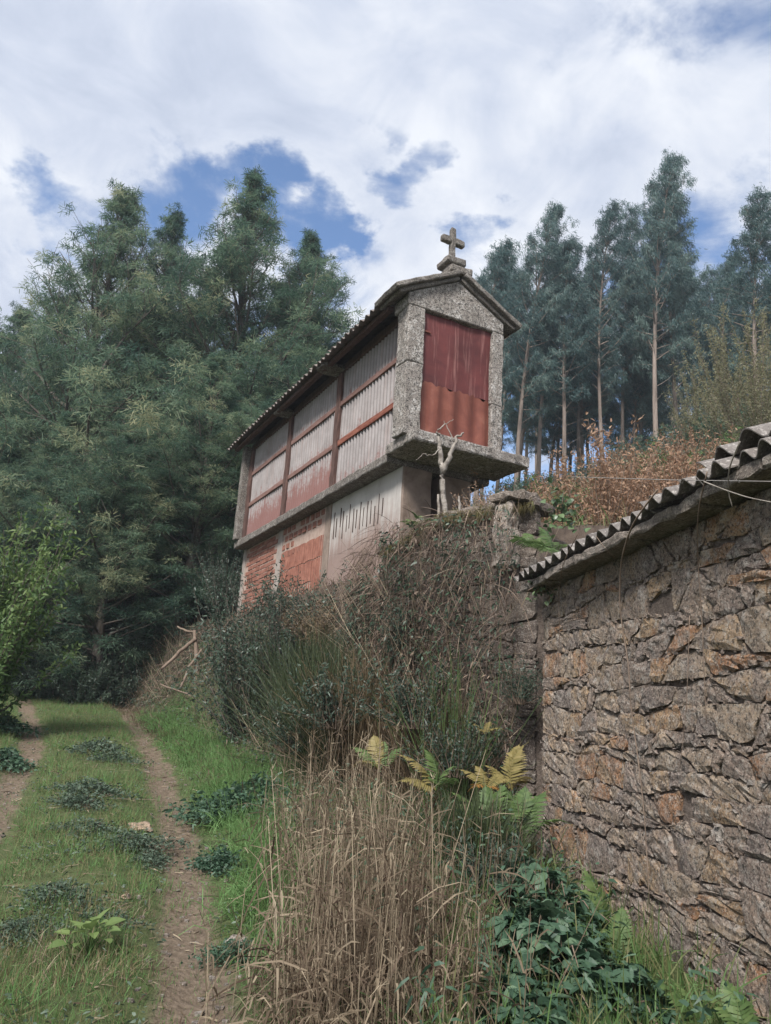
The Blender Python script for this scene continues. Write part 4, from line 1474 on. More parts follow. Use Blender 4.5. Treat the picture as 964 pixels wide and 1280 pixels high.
grass_obj('grass', x, y, L, .0045 + .0042 * np.sqrt(np.clip(y, 2, 25) / 4), tint, 'grass', .55, .5, 1, rg=rg)
# long soft tufts on the right verge
xs, ys, Ls, ts = [], [], [], []
for i in range(230):
    cy = rg.uniform(3.2, 19)
    cx_ = rut_x(RUT_R, np.array([cy]))[0] + rg.uniform(.35, 1.5) * (1 if cy < 14 else .8)
    n = rg.integers(60, 120)
    xs.append(cx_ + rg.normal(size=n) * .10)
    ys.append(cy + rg.normal(size=n) * .10)
    Ls.append(rg.uniform(.22, .52) * rg.uniform(.6, 1.2, n))
    ts.append(np.full(n, rg.uniform(.4, .85)) + rg.normal(size=n) * .08)
x, y, L, tint = [np.concatenate(a) for a in (xs, ys, Ls, ts)]
k_ = sdist(x, y) < -.4
grass_obj('grass', x[k_], y[k_], L[k_], .0075, tint[k_], 'grass', .5, 1.1, 3, (-.18, -.1), rg=rg)
# short turf in the shade near the lane end and on the bank top
x, y = scatter(26000, -9.5, 1.0, 10, 26, rg)
s_ = sdist(x, y)
k_ = (s_ > -2.4) & (s_ < .1)
x, y = x[k_], y[k_]
grass_obj('bank_grass', x, y, rg.uniform(.15, .55, len(x)), .011, rg.uniform(0, .7, len(x)) * .75, 'straw', .5, 1.2, 3, (-.2, -.3), rg=rg)

# ------------------------------------------------------------------ tall dry grass between the lane and the wall
xs, ys, Ls, ts = [], [], [], []
for px, py, n, yb, lm in ((400, 1200, 420, 4.0, 1.0), (440, 1250, 560, 3.7, .95), (480, 1240, 560, 3.8, 1.0), (520, 1200, 520, 4.1, 1.0), (440, 1150, 480, 4.5, 1.15), (500, 1120, 480, 4.8, 1.2),
                          (410, 1060, 420, 5.5, 1.2), (470, 1050, 420, 5.6, 1.3), (540, 1080, 260, 5.2, .9), (390, 1000, 320, 6.6, 1.2), (440, 980, 380, 6.8, 1.25), (500, 990, 260, 6.8, 1.25), (385, 960, 250, 7.8, 1.1),
                          (600, 1200, 130, 4.2, .9), (640, 1150, 90, 4.8, .9), (570, 1260, 150, 3.6, .7)):
    p = at(px, py, yb)
    n = int(n * (.46 if py > 1100 else .34))
    xs.append(p.x + rg.normal(size=n) * .17)
    ys.append(yb + rg.normal(size=n) * .22)
    Ls.append(lm * np.where(rg.random(n) < .82, rg.uniform(.2, .62, n), rg.uniform(.6, 1.12, n)))
    ts.append(rg.uniform(.05, 1.0, n))
x, y, L, tint = [np.concatenate(a) for a in (xs, ys, Ls, ts)]
n = len(x)
# each stalk keeps its own lean, many are broken over half way up
P = np.stack([x, y, gz(x, y) - .02], -1)
az = rg.uniform(0, 6.28, n)
tl = np.abs(rg.normal(size=n)) * .24
D = np.stack([np.cos(az) * np.sin(tl), np.sin(az) * np.sin(tl), np.cos(tl)], -1)
V1, F1, k1 = blades(P, D, L, .0048, droop=.03, seg=2, rg=rg, tip=.6)
brk = rg.random(n) < .62
P2 = (P + D * (L * rg.uniform(.5, 1, n))[:, None])[brk]
D2 = unit(rg.normal(size=(brk.sum(), 3)) + D[brk] * .2 + np.array([0, 0, -.25]))
V2, F2, k2 = blades(P2, D2, rg.uniform(.08, .34, len(P2)), .0055, droop=.4, seg=2, rg=rg, tip=.2)
hd = (~brk) & (L > .75)
P3 = (P + D * L[:, None])[hd]
hp = np.repeat(P3, 7, 0)
hp = hp - np.repeat(D[hd], 7, 0) * rg.uniform(0, .15, len(hp))[:, None]
V3, F3, k3 = blades(hp, np.repeat(D[hd], 7, 0) + rg.normal(size=(len(hp), 3)) * .35, rg.uniform(.03, .09, len(hp)), .009, droop=.3, seg=1, rg=rg)
lf = rg.integers(0, n, 5200)
P4 = P[lf] + D[lf] * (L[lf] * rg.uniform(.05, .75, len(lf)))[:, None]
V4, F4, k4 = blades(P4, unit(D[lf] + rg.normal(size=(len(lf), 3)) * .8), rg.uniform(.1, .42, len(lf)), .011, droop=rg.uniform(.3, 1.4, len(lf)), seg=3, rg=rg)
mb = MB()
mb.add(V1, F1, np.repeat(tint, k1)).add(V2, F2, np.repeat(tint[brk], k2)).add(V3, F3, np.repeat(np.repeat(tint[hd], 7), k3)).add(V4, F4, np.repeat(tint[lf] * .9, k4))
tag(mb.build('dry_grass', M['straw']), kind='stuff')
# matted thatch at its foot
x, y = scatter(15000, -.95, 1.5, 2.6, 8.2, rg)
k_ = (x > rut_x(RUT_R, y) + .95) & (x < 1.35)
x, y = x[k_], y[k_]
grass_obj('dry_thatch', x, y, rg.uniform(.12, .42, len(x)), .0055, rg.uniform(.05, .9, len(x)), 'straw', 1.0, 1.2, 3, rg=rg)
x, y = scatter(15000, -.6, 2.1, 2.6, 8.6, rg)
k_ = (x > rut_x(RUT_R, y) + .9) & (x < 2.44 - .14 * y)
x, y = x[k_], y[k_]
grass_obj('undergrass', x, y, rg.uniform(.2, .75, len(x)), .008, rg.uniform(.3, .65, len(x)), 'grass', .5, .8, 3, rg=rg)

# ------------------------------------------------------------------ dry roots and stems hanging over the bank and wall
n = 13000
t = rg.random(n)
poly = np.array([(1.50, 8.02), (.85, 8.62), (.10, 9.35), (-.25, 11.0), (-1.1, 13.3), (-2.6, 16.6), (-4.1, 19.8), (-5.2, 21.8), (-7.6, 24.3)])
seg_l = np.hypot(*np.diff(poly, axis=0).T)
wts = np.array([1.0, 1.6, 1.5, 1.2, .9, .9, 1.5, 1.2])
cum = np.concatenate([[0], np.cumsum(wts / wts.sum())])
si = np.clip(np.searchsorted(cum, t) - 1, 0, len(wts) - 1)
f = (t - cum[si]) / (cum[si + 1] - cum[si])
bx = poly[si, 0] * (1 - f) + poly[si + 1, 0] * f
by = poly[si, 1] * (1 - f) + poly[si + 1, 1] * f
nrm = np.stack([poly[si, 1] - poly[si + 1, 1], poly[si + 1, 0] - poly[si, 0]], -1)
nrm = -nrm / np.linalg.norm(nrm, axis=1, keepdims=True)
nrm = np.where((nrm[:, 0] > 0)[:, None], -nrm, nrm)
u = rg.random(n)
off = np.where(si < 3, rg.uniform(.02, .22, n), u * rg.uniform(.5, 1.5, n))
bx2, by2 = bx + nrm[:, 0] * off, by + nrm[:, 1] * off
gzb = gz(bx2, by2)
ztop = np.where(si < 3, 4.05, gz(bx, by) + .1)
zz0 = np.where(si < 3, gzb + (ztop - gzb) * rg.random(n) ** .8, gzb + rg.uniform(.0, .25, n))
P = np.stack([bx2, by2, zz0], -1)
D = np.stack([nrm[:, 0] * .35 + rg.normal(size=n) * .22, nrm[:, 1] * .35 + rg.normal(size=n) * .22, -1 + .5 * np.abs(rg.normal(size=n))], -1)
L = rg.uniform(.08, .42, n)
D = D + rg.normal(size=D.shape) * .35
V, Fc, k = blades(P, D, L, rg.uniform(.003, .009, n) * (1 + .6 * (si > 4)), droop=.25, seg=3, rg=rg, tip=.3)
tag(link('hanging_roots', npmesh('hanging_roots', V, Fc, np.clip(np.repeat(rg.uniform(0, 1, n) ** 1.6, k), 0, 1)), M['root']), kind='stuff')
# moss cushion strands on the retaining wall's top
n = 9000
t = rg.random(n)
e = RA[None] * (1 - t)[:, None] + RB[None] * t[:, None]
nw = np.array([-rd[1], rd[0]])
nw = nw if nw[0] < 0 else -nw
o_ = rg.uniform(-.33, .14, n)
px_ = e + nw * o_[:, None]
P = np.stack([px_[:, 0], px_[:, 1], 4.09 - .30 * smooth(.55, 1.0, t) + rg.normal(size=n) * .03 - .5 * np.clip(o_, 0, 1)], -1)
D = np.stack([nw[0] * rg.uniform(.0, .9, n) + rg.normal(size=n) * .3, nw[1] * rg.uniform(0, .9, n) + rg.normal(size=n) * .3, rg.uniform(.1, .9, n)], -1)
V, Fc, k = blades(P, D, rg.uniform(.05, .16, n), .011, droop=1.5, seg=2, rg=rg)
tag(link('moss', npmesh('moss', V, Fc, np.repeat(np.clip(.45 + .3 * vnoise(px_[:, 0], px_[:, 1], 3, 2) + rg.normal(size=n) * .15, 0, 1), k)), M['moss']), kind='stuff')

# ------------------------------------------------------------------ ferns
def frond_mesh(seed, n=19, curl=.25):
    rg = np.random.default_rng(seed)
    t = np.linspace(.12, .99, n)
    cx_, cz_ = t - .08 * t ** 3, .55 * t * (1 - t) * .9 - curl * t ** 3 * .6
    prof = .27 * np.sin(np.clip(t * 1.02 + .12, 0, 1) * math.pi) ** .8 * (1.15 - .55 * t)
    P, D, L = [], [], []
    for sgn in (-1, 1):
        P.append(np.stack([cx_, np.zeros(n), cz_], -1))
        D.append(np.stack([np.full(n, .42), np.full(n, sgn * 1.0), rg.normal(size=n) * .10 - .06], -1))
        L.append(prof * rg.uniform(.9, 1.08, n))
    P, D, L = np.concatenate(P), np.concatenate(D), np.concatenate(L)
    mb = MB()
    side = np.cross(unit(D), np.array([0, 0, 1.0]))
    V, Fc, k = blades(P, D, L, .052, droop=.25, seg=3, side=side, rg=rg, tip=.12)
    mb.add(V, Fc, np.repeat(np.clip(.5 + rg.normal(size=2 * n) * .13, 0, 1), k))
    tt = np.linspace(0, .98, 9)
    V, Fc = tube(np.stack([tt - .08 * tt ** 3, 0 * tt, .495 * tt * (1 - tt) - curl * .6 * tt ** 3], -1), np.linspace(.012, .003, 9), 4, cap=False)
    mb.add(V, Fc, .35)
    return mb.mesh('frond')


FROND = {}


def fern(label, loc, fronds, mat, group=None):
    """fronds: list of (azimuth deg, elevation deg, length[, roll])"""
    t = thing('fern', label, 'fern', loc, 0, group)
    for i, fr in enumerate(fronds):
        az, el, L = fr[:3]
        mt = fr[3] if len(fr) > 3 else mat
        key = (mt, i % 3)
        if key not in FROND:
            me = frond_mesh(50 + i % 3, curl=(.2, .35, .1)[i % 3])
            me.materials.append(M[mt])
            FROND[key] = me
        o = link('frond', FROND[key], None, t)
        o.rotation_euler = (rng.normal() * .25, -R_(el), R_(az))
        o.scale = (L, L, L)
    return t


def og(px, py, y, dz=-.02):
    """point on the sight line at depth y, kept on or above the ground"""
    p = at(px, py, y)
    return (p.x, y, max(p.z, g1(p.x, y)) + dz)


fern('yellow fern on a long stalk against the retaining wall', og(640, 985, 7.3), [(60, 68, .52), (25, 78, .5), (150, 35, .4), (200, 30, .35), (-60, 30, .35)], 'fern_yellow')
fern('small yellow and orange fern beside the long stalked one', og(608, 985, 7.0), [(170, 35, .34), (120, 55, .3), (40, 30, .3), (-70, 5, .28, 'fern_orange'), (230, 10, .3, 'fern_orange'), (-20, 25, .3)], 'fern_yellow')
fern('two yellow fern leaves high on the retaining wall', og(606, 915, 7.7), [(160, 30, .26), (-30, 20, .24), (60, 40, .22)], 'fern_yellow')
fern('yellowing fern among the dry grass stalks', og(545, 985, 6.6), [(170, 40, .5, 'fern_yellow'), (130, 70, .42), (200, 10, .4, 'fern_yellow'), (-60, 20, .38), (40, 45, .35)], 'fern_green')
fern('green fern with yellow tips behind the dry grass', og(475, 960, 7.4), [(165, 35, .4), (120, 65, .42, 'fern_yellow'), (30, 40, .38), (80, 60, .36), (220, 15, .36, 'fern_yellow')], 'fern_green')
fern('shaded green fern below the yellow ferns', og(615, 1050, 6.5), [(150, 45, .6), (100, 70, .55), (60, 55, .62), (20, 35, .55), (200, 25, .5), (-40, 20, .5), (-100, 25, .45)], 'fern_green')
fern('shaded green fern between the yellow fern and the barn corner', og(655, 1045, 6.6), [(140, 60, .55), (80, 75, .5), (40, 50, .55), (190, 30, .5), (-20, 30, .45)], 'fern_green')
fern('upright green fern leaning on the barn wall', og(752, 1175, 5.25), [(128, 74, .52), (100, 85, .36), (165, 40, .36), (40, 30, .25)], 'fern_green')
fern('small fern beside the upright one on the barn wall', og(775, 1195, 4.95), [(60, 72, .34), (110, 40, .26), (200, 35, .22)], 'fern_green')
fern('low spreading fern at the foot of the barn wall', og(880, 1292, 4.05), [(155, 42, .40), (120, 55, .3), (185, 20, .3), (60, 30, .2)], 'fern_green')
fern('fern in the bottom corner of the photo by the barn wall', og(935, 1310, 3.75), [(150, 50, .34), (105, 65, .34), (70, 45, .3), (185, 25, .3)], 'fern_green')
fern('bright green fern on the mossy wall top below the granary', og(530, 668, 9.3, .0), [(a, e, .42) for a, e in ((150, 40), (200, 25), (100, 55), (240, 15), (60, 35), (-80, 20), (175, 60))], 'fern_green')
fern('green fern hanging over the left end of the barn eave', og(690, 695, 7.35, .05), [(a, e, .36) for a, e in ((160, 20), (110, 40), (200, 0), (235, -15), (70, 30), (140, 60), (260, -20), (30, 20))], 'fern_green')
fern('green fern on top of the wall left of the barn roof', og(665, 690, 7.75, .05), [(a, e, .34) for a, e in ((150, 30), (200, 10), (240, -10), (100, 45), (60, 30), (-80, -10))], 'fern_green')


# ------------------------------------------------------------------ broad-leaved plants whose leaves can be picked out
def leaf_outline(L, Wd, cup=.15, serr=0.0):
    xs = np.array([0, .12, .35, .6, .82, 1.0]) * L
    ws = np.array([.04, .36, .5, .42, .22, .0]) * Wd
    V, Fc = [], []
    for i, (x, w_) in enumerate(zip(xs, ws)):
        z = -.22 * L * (x / L) ** 2
        V += [(x, -w_, z + cup * w_), (x, 0, z), (x, w_, z + cup * w_)]
    for i in range(5):
        a, b = 3 * i, 3 * i + 3
        Fc += [(a, a + 1, b + 1, b), (a + 1, a + 2, b + 2, b + 1)]
    return np.array(V), np.array(Fc)


def trifoliate(s, rg):
    mb = MB()
    for az, l in ((0, 1.0), (1.15, .8), (-1.15, .8)):
        V, Fc = leaf_outline(s * l, s * l * .72, .25)
        c, sn = math.cos(az), math.sin(az)
        V = np.stack([V[:, 0] * c - V[:, 1] * sn + .1 * s * c, V[:, 0] * sn + V[:, 1] * c, V[:, 2]], -1)
        mb.add(V, Fc, float(np.clip(.5 + rg.normal() * .16, 0, 1)))
    return mb


rgb = np.random.default_rng(61)
LEAVES = []
for i in range(5):
    me = trifoliate(.062 + .01 * i, rgb).mesh('leaf')
    me.materials.append(M['bramble_leaf'])
    LEAVES.append(me)


def bramble(label, cx_, cy_, rx, ry, hh, nleaf, nfill):
    z0 = g1(cx_, cy_)
    t = thing('bramble', label, 'bramble', (cx_, cy_, z0))
    def spot(i):
        a = rgb.uniform(0, 6.28)
        r = math.sqrt(rgb.random())
        x, y = rx * r * math.cos(a), ry * r * math.sin(a)
        z = hh * (1 - r * r * .75) * (1 + .25 * math.sin(7 * x + 3) * math.cos(6 * y))
        return x, y, z
    canes = MB()
    for i in range(26):
        x, y, z = spot(i)
        pts = [(rgb.normal() * .1, rgb.normal() * .1, -.05), (x * .5, y * .5, z * .8), (x, y, z), (x * 1.25, y * 1.25, z * .75)]
        canes.add(*tube(pts, [.006, .005, .004, .002], 4, cap=False))
    canes.build('canes', M['twig'], t)
    for i in range(nleaf):
        x, y, z = spot(i)
        o = link('leaf', LEAVES[i % 5], None, t)
        o.location = (x, y, z + rgb.normal() * .035)
        o.rotation_euler = (rgb.normal() * .4, rgb.normal() * .35 + .25, rgb.uniform(0, 6.28))
        s = rgb.uniform(.75, 1.35)
        o.scale = (s, s, s)
    fill = MB()
    for i in range(nfill):
        x, y, z = spot(i)
        mb = trifoliate(rgb.uniform(.05, .085), rgb)
        V, Fc, T = np.concatenate(mb.V), np.concatenate(mb.F), np.concatenate(mb.T)
        R3 = np.array((Matrix.Rotation(rgb.uniform(0, 6.28), 3, 'Z') @ Matrix.Rotation(rgb.normal() * .4 + .3, 3, 'Y') @ Matrix.Rotation(rgb.normal() * .4, 3, 'X')))
        V = V @ R3.T + np.array([x, y, z * rgb.uniform(.15, .97)])
        fill.add(V, Fc, T)
    tag(fill.build('foliage', M['bramble_leaf'], t), kind='stuff')
    return t


p = at(690, 1215, 4.3)
bramble('leafy green bramble patch in front of the upright fern', p.x, 4.35, .36, .42, .42, 150, 520)
p = at(650, 1250, 3.85)
bramble('low bramble between the dry grass and the bigger bramble patch', p.x, 3.75, .26, .3, .27, 90, 260)
p = at(780, 1265, 4.2)
bramble('dark bramble against the foot of the barn wall', p.x, 4.2, .26, .4, .26, 90, 280)
p = at(700, 1150, 5.3)
bramble('shaded bramble behind the leafy patch under the upright fern', p.x - .05, 5.35, .4, .45, .36, 60, 420)


# ivy on wall top and under the eave
def ivy(label, spots, s):
    t = thing('ivy', label, 'ivy', spots[0])
    for i, q in enumerate(spots[1:]):
        nm = MB()
    me = []
    for i in range(4):
        V, Fc = leaf_outline(s * (1 + .15 * i), s * (1.0 + .1 * i), .2)
        m_ = MB().add(V, Fc, .35 + .15 * i).mesh('leaf')
        m_.materials.append(M['ivy'])
        me.append(m_)
    st = MB()
    base = np.array(spots[0])
    for q in spots[1:]:
        d = np.array(q) - base
        st.add(*tube([(0, 0, 0), d * .5 + np.array([0, -.02, .03]), d], [.006, .005, .003], 4, cap=False))
        for j in range(9):
            o = link('leaf', me[(j + int(q[2] * 100)) % 4], None, t)
            o.location = d * rgb.uniform(.5, 1.1) + rgb.normal(size=3) * np.array([.07, .05, .07])
            o.rotation_euler = (rgb.normal() * .5, .6 + rgb.normal() * .5, math.pi * 1.25 + rgb.normal() * .9)
    st.build('stems', M['twig'], t)
    return t


ivy('dark ivy on the wall top right of the pale upright stone', [og(700, 650, 8.0)] + [tuple(at(px, py, 7.9)) for px, py in ((690, 618), (705, 612), (718, 625), (695, 640), (712, 645), (722, 655), (683, 655), (705, 630), (715, 610))], .055)
ivy('dark ivy trailing under the left end of the barn eave', [tuple(at(680, 735, 7.2))] + [tuple(at(px, py, 7.0)) for px, py in ((668, 725), (690, 728), (700, 738), (676, 745), (710, 725), (660, 738), (687, 742))], .035)


# ------------------------------------------------------------------ low plants on the lane
def mound_meshes(seed, Rm, Ht, n, ll, lw):
    rg = np.random.default_rng(seed)
    r = rg.random(n) ** .62
    a = rg.uniform(0, 6.28, n)
    rr = r * (1 + .38 * np.sin(2 * a + seed) + .25 * np.sin(5 * a + 2 * seed)) * (1 + .25 * rg.normal(size=n) * r)
    P = np.stack([Rm * rr * np.cos(a), Rm * rr * np.sin(a) * .8, Ht * (1 - r ** 2 * .85) * rg.uniform(.25, 1.1, n) * (1 + .35 * np.sin(6 * rr * np.cos(a) + seed) * np.sin(7 * rr * np.sin(a)))], -1)
    D = np.stack([np.cos(a) * .5 + rg.normal(size=n) * .6, np.sin(a) * .5 + rg.normal(size=n) * .6, .45 + rg.normal(size=n) * .35], -1)
    V, Fc, k = blades(P, D, ll * rg.uniform(.7, 1.3, n), lw * rg.uniform(.7, 1.3, n), droop=.4, seg=2, rg=rg, tip=.15, mid=1.5)
    f = npmesh('foliage', V, Fc, np.clip(np.repeat(.45 + rg.normal(size=n) * .17, k), 0, 1))
    i = rg.choice(n, 70, False)
    V, Fc = fast_tubes(np.stack([P[i, 0] * .3, P[i, 1] * .3, np.full(70, -.03)], -1), P[i], .004, .002)
    return npmesh('stems', V, Fc), f


MO = [mound_meshes(s, .5, .15, 1150, .05, .022) for s in (1, 2, 3)]
for i, (px, py, y, s, lab) in enumerate((
        (128, 905, 12.2, 1.15, 'far low blue-green shrub between the two wheel ruts'),
        (150, 915, 11.4, .7, 'small blue-green tuft just in front of the far low shrub'),
        (115, 985, 8.9, .9, 'low blue-green shrub in the middle of the lane behind the pale rock'),
        (100, 1000, 8.2, .7, 'little blue-green shrub left of the pale rock'),
        (165, 1075, 6.8, .72, 'dark blue-green shrub right in front of the pale rock'),
        (110, 1050, 7.2, .7, 'low blue-green shrub left of the dark one near the rock'),
        (185, 1090, 6.5, .5, 'small dark tuft at the edge of the right wheel rut'),
        (70, 1150, 5.3, .62, 'low blue-green shrub just behind the bright dock plant'),
        (25, 1195, 4.75, .5, 'low dark shrub left of the bright dock plant'),
        (130, 1165, 5.1, .42, 'small grey-green shrub right behind the dock plant'))):
    x_, y_, z_ = on_ground(px, py, y)
    t = thing('low_shrub', lab, 'shrub', (x_, y_, z_), rt.uniform(0, 6), 'low shrubs on the lane', (s, s, s))
    link('stems', MO[i % 3][0], M['twig'], t)
    link('foliage', MO[i % 3][1], M['heath'], t)
GM = [mound_meshes(s, .42, .22, 1300, .055, .034) for s in (11, 12)]
for i, (px, py, y, s, lab) in enumerate((
        (300, 985, 8.2, 1.1, 'leafy green plant on the right verge below the evergreen shrubs'),
        (270, 1000, 8.0, .8, 'small leafy plant at the verge edge beside the right rut'),
        (330, 960, 9.2, 1.0, 'leafy plant against the foot of the smaller evergreen shrub'),
        (295, 1190, 4.7, .4, 'flat leafy weed at the right edge of the rut in front'),
        (280, 1060, 6.4, .6, 'leafy weed on the right verge half way up the lane'),
        (8, 940, 10.5, 1.0, 'leafy green plant left of the left wheel rut'),
        (5, 890, 14.0, 1.3, 'darker leafy plant on the far left bank of the lane'))):
    x_, y_, z_ = on_ground(px, py, y)
    t = thing('verge_plant', lab, 'plant', (x_, y_, z_), rt.uniform(0, 6), 'leafy plants on the verges', (s, s, s))
    link('stems', GM[i % 2][0], M['twig'], t)
    link('foliage', GM[i % 2][1], M['bramble_leaf'], t)

# bright dock plant
x_, y_, z_ = on_ground(106, 1222, 4.55)
t = thing('dock_plant', 'bright green broad-leaved dock plant at the bottom of the photo', 'plant', (x_, y_, z_))
V, Fc = leaf_outline(.095, .07, .3)
dk = MB().add(V, Fc, .85).mesh('leaf')
dk.materials.append(M['green_leaf'])
for i in range(22):
    o = link('leaf', dk, None, t)
    a = i * 2.4
    r = .012 * i ** .8
    o.location = (r * math.cos(a), r * math.sin(a), .07 + .09 * (1 - i / 22) + rgb.normal() * .015)
    o.rotation_euler = (rgb.normal() * .25, -R_(40 - 45 * i / 22) + rgb.normal() * .15, a)
    s = rgb.uniform(.6, 1.15)
    o.scale = (s, s, s)
V, Fc = fast_tubes(np.zeros((22, 3)), [(.012 * i ** .8 * math.cos(i * 2.4), .012 * i ** .8 * math.sin(i * 2.4), .08 + .09 * (1 - i / 22)) for i in range(22)], .004, .002)
link('stems', npmesh('stems', V, Fc, np.full(len(V), .6)), M['green_leaf'], t)


def rock(label, px, py, y, s, mat, seed, group=None):
    x_, y_, z_ = on_ground(px, py, y)
    bm = bmesh.new()
    bmesh.ops.create_icosphere(bm, subdivisions=3, radius=1)
    for v_ in bm.verts:
        d = mnoise.noise(v_.co * 1.3 + Vector((seed, 0, 0))) * .45 + mnoise.noise(v_.co * 3.2 + Vector((0, seed, 0))) * .16
        v_.co *= 1 + d
        v_.co.x *= s[0]
        v_.co.y *= s[1]
        v_.co.z = max(v_.co.z, -.4) * s[2]
    me = bpy.data.meshes.new('rock')
    bm.to_mesh(me)
    bm.free()
    o = link('rock', me, M[mat])
    o.location = (x_, y_, z_ + s[2] * .25)
    return tag(o, label, 'rock', group)


M['tan_stone'] = stone_mat('tan_rock', [(0.1, (0.36, 0.25, 0.17)), (1.0, (0.45, 0.33, 0.24))], lichen=.3, dark=.3)
rock('flat tan rock on the grass strip beside the right rut', 176, 1032, 7.5, (.115, .09, .05), 'tan_stone', 3)
rock('small pale stone at the right verge of the rut', 298, 1166, 4.95, (.06, .045, .03), 'pale_stone', 5)
rock('small tan pebble behind the brown thatch near the dock plant', 157, 1130, 5.5, (.03, .025, .02), 'tan_stone', 7)

# loose pebbles and litter in the ruts
rp = np.random.default_rng(77)
mb = MB()
for i in range(450):
    PL = RUT_R if rp.random() < .6 else RUT_L
    yy = 3 + 15 * rp.random() ** 1.6
    xx = rut_x(PL, np.array([yy]))[0] + rp.normal() * .2
    s_ = rp.uniform(.005, .018)
    mb.add(*chip((xx, yy, g1(xx, yy) + s_ * .2), (s_ * 2, s_ * 1.6, s_ * 1.2), rp))
tag(mb.build('rut_pebbles', M['slab_stone']), kind='stuff')
n = 5200
x, y = scatter(n, -6.5, .6, 2.6, 16, rp, 1.6)
P = np.stack([x, y, gz(x, y) + .012], -1)
az = rp.uniform(0, 6.28, n)
V, Fc, k = blades(P, np.stack([np.cos(az), np.sin(az), rp.normal(size=n) * .18], -1), rp.uniform(.03, .16, n), rp.uniform(.004, .018, n), droop=.15, seg=2, rg=rp)
tag(link('leaf_litter', npmesh('leaf_litter', V, Fc, np.repeat(rp.random(n), k)), M['straw']), kind='stuff')

# ------------------------------------------------------------------ dead wood
def px_tube(mb, pts, radii, n=6):
    mb.add(*tube([tuple(at(*q)) for q in pts], radii, n))


t = thing('dead_sapling', 'pale lichen-covered dead sapling standing in front of the granary slab', 'dead tree', tuple(at(557, 668, 9.12)))
base = np.array(t.location)


def wood_part(name, parent, paths, mat='dead_wood'):
    mb = MB()
    for pts, rad in paths:
        P = np.array([tuple(at(*q)) for q in pts]) - np.array(parent.location)
        m_ = 4 * (len(P) - 1) + 1
        ti = np.linspace(0, len(P) - 1, m_)
        Q = np.stack([np.interp(ti, np.arange(len(P)), P[:, k]) for k in range(3)], -1)
        Q[1:-1] += np.random.default_rng(m_).normal(size=Q[1:-1].shape) * .008
        mb.add(*tube(Q, np.interp(ti, np.arange(len(P)), np.broadcast_to(rad, (len(P),))), 7))
    return mb.build(name, M[mat], parent, True)


wood_part('trunk', t, [([(560, 672, 9.12), (559, 668, 9.12), (557, 660, 9.14), (556, 640, 9.14), (553, 600, 9.14), (552, 580, 9.14)], [.024, .027, .028, .034, .037, .036]),
                       ([(549, 668, 9.12), (549, 650, 9.1), (548, 618, 9.14)], [.02, .02, .014]),
                       ([(576, 668, 9.08), (575, 640, 9.08), (574, 620, 9.08)], [.02, .019, .012])])
for pts, rad in (([(552, 582, 9.14), (550, 562, 9.14), (549, 545, 9.1)], [.036, .03, .02]),
                 ([(553, 590, 9.14), (563, 572, 9.1), (567, 556, 9.08), (572, 545, 9.08), (580, 541, 9.08)], [.032, .03, .024, .017, .01]),
                 ([(549, 545, 9.1), (545, 540, 9.08), (556, 530, 9.08), (567, 524, 9.08)], [.016, .012, .007, .003]),
                 ([(568, 552, 9.08), (561, 538, 9.08), (555, 526, 9.08)], [.012, .006, .003]),
                 ([(552, 560, 9.14), (540, 569, 9.08), (528, 568, 9.08), (520, 575, 9.05)], [.008, .006, .005, .003])):
    wood_part('branch', t, [(pts, rad)])
t = thing('dead_branch', 'bare dead branch propped against the root-covered bank', 'dead branch', tuple(at(247, 870, 18.2)))
wood_part('branch', t, [([(247, 872, 18.2), (246, 825, 18.4), (243, 788, 18.6)], [.06, .055, .035]), ([(202, 836, 18.0), (225, 815, 18.3), (245, 798, 18.5)], [.03, .045, .045]),
                        ([(225, 862, 17.8), (236, 835, 18.1), (252, 812, 18.5)], [.03, .03, .025]), ([(200, 855, 17.5), (235, 868, 17.4), (262, 894, 17.2)], [.02, .022, .015]), ([(222, 783, 19), (236, 790, 18.8), (244, 790, 18.6)], [.02, .03, .02])], 'twig')

# pale dry twiggy bush on the wall top
sm = shrub_meshes(71, .62, .42, 110, 26, .05, .010, stemr=.006, spread=.5, low=.3, tmean=.85)
x_, y_, z_ = at(606, 640, 9.6)
shrub('dry_twig_bush', 'pale dry twiggy bush on the wall top below the slab', 'bush', sm, ('dead_wood', 'dry_weed'), (x_, y_, 4.05))

# canes and tendrils over the barn
BN = Vector((-math.cos(BD), -math.sin(BD), 0))


def on_wall(px, py, off):
    r = ray(px, py)
    B = Vector((1.6, 7.0, 0)) + BN * off
    t_ = (B - EYE).dot(BN) / r.dot(BN)
    return EYE + r * t_


def cane(label, pts, r, mat='twig', side=()):
    q = [np.array(on_wall(*p)) for p in pts]
    P = np.array(q)
    ti = np.linspace(0, len(P) - 1, 5 * (len(P) - 1) + 1)
    Q = np.stack([np.interp(ti, np.arange(len(P)), P[:, k]) for k in range(3)], -1)
    for _ in range(3):
        Q[1:-1] = .25 * Q[:-2] + .5 * Q[1:-1] + .25 * Q[2:]
    o = MB().add(*tube(Q, np.linspace(r, r * .55, len(Q)), 5)).build('hanging_cane', M[mat], None, True)
    return tag(o, label, 'cane', 'dry canes hanging down the barn wall')


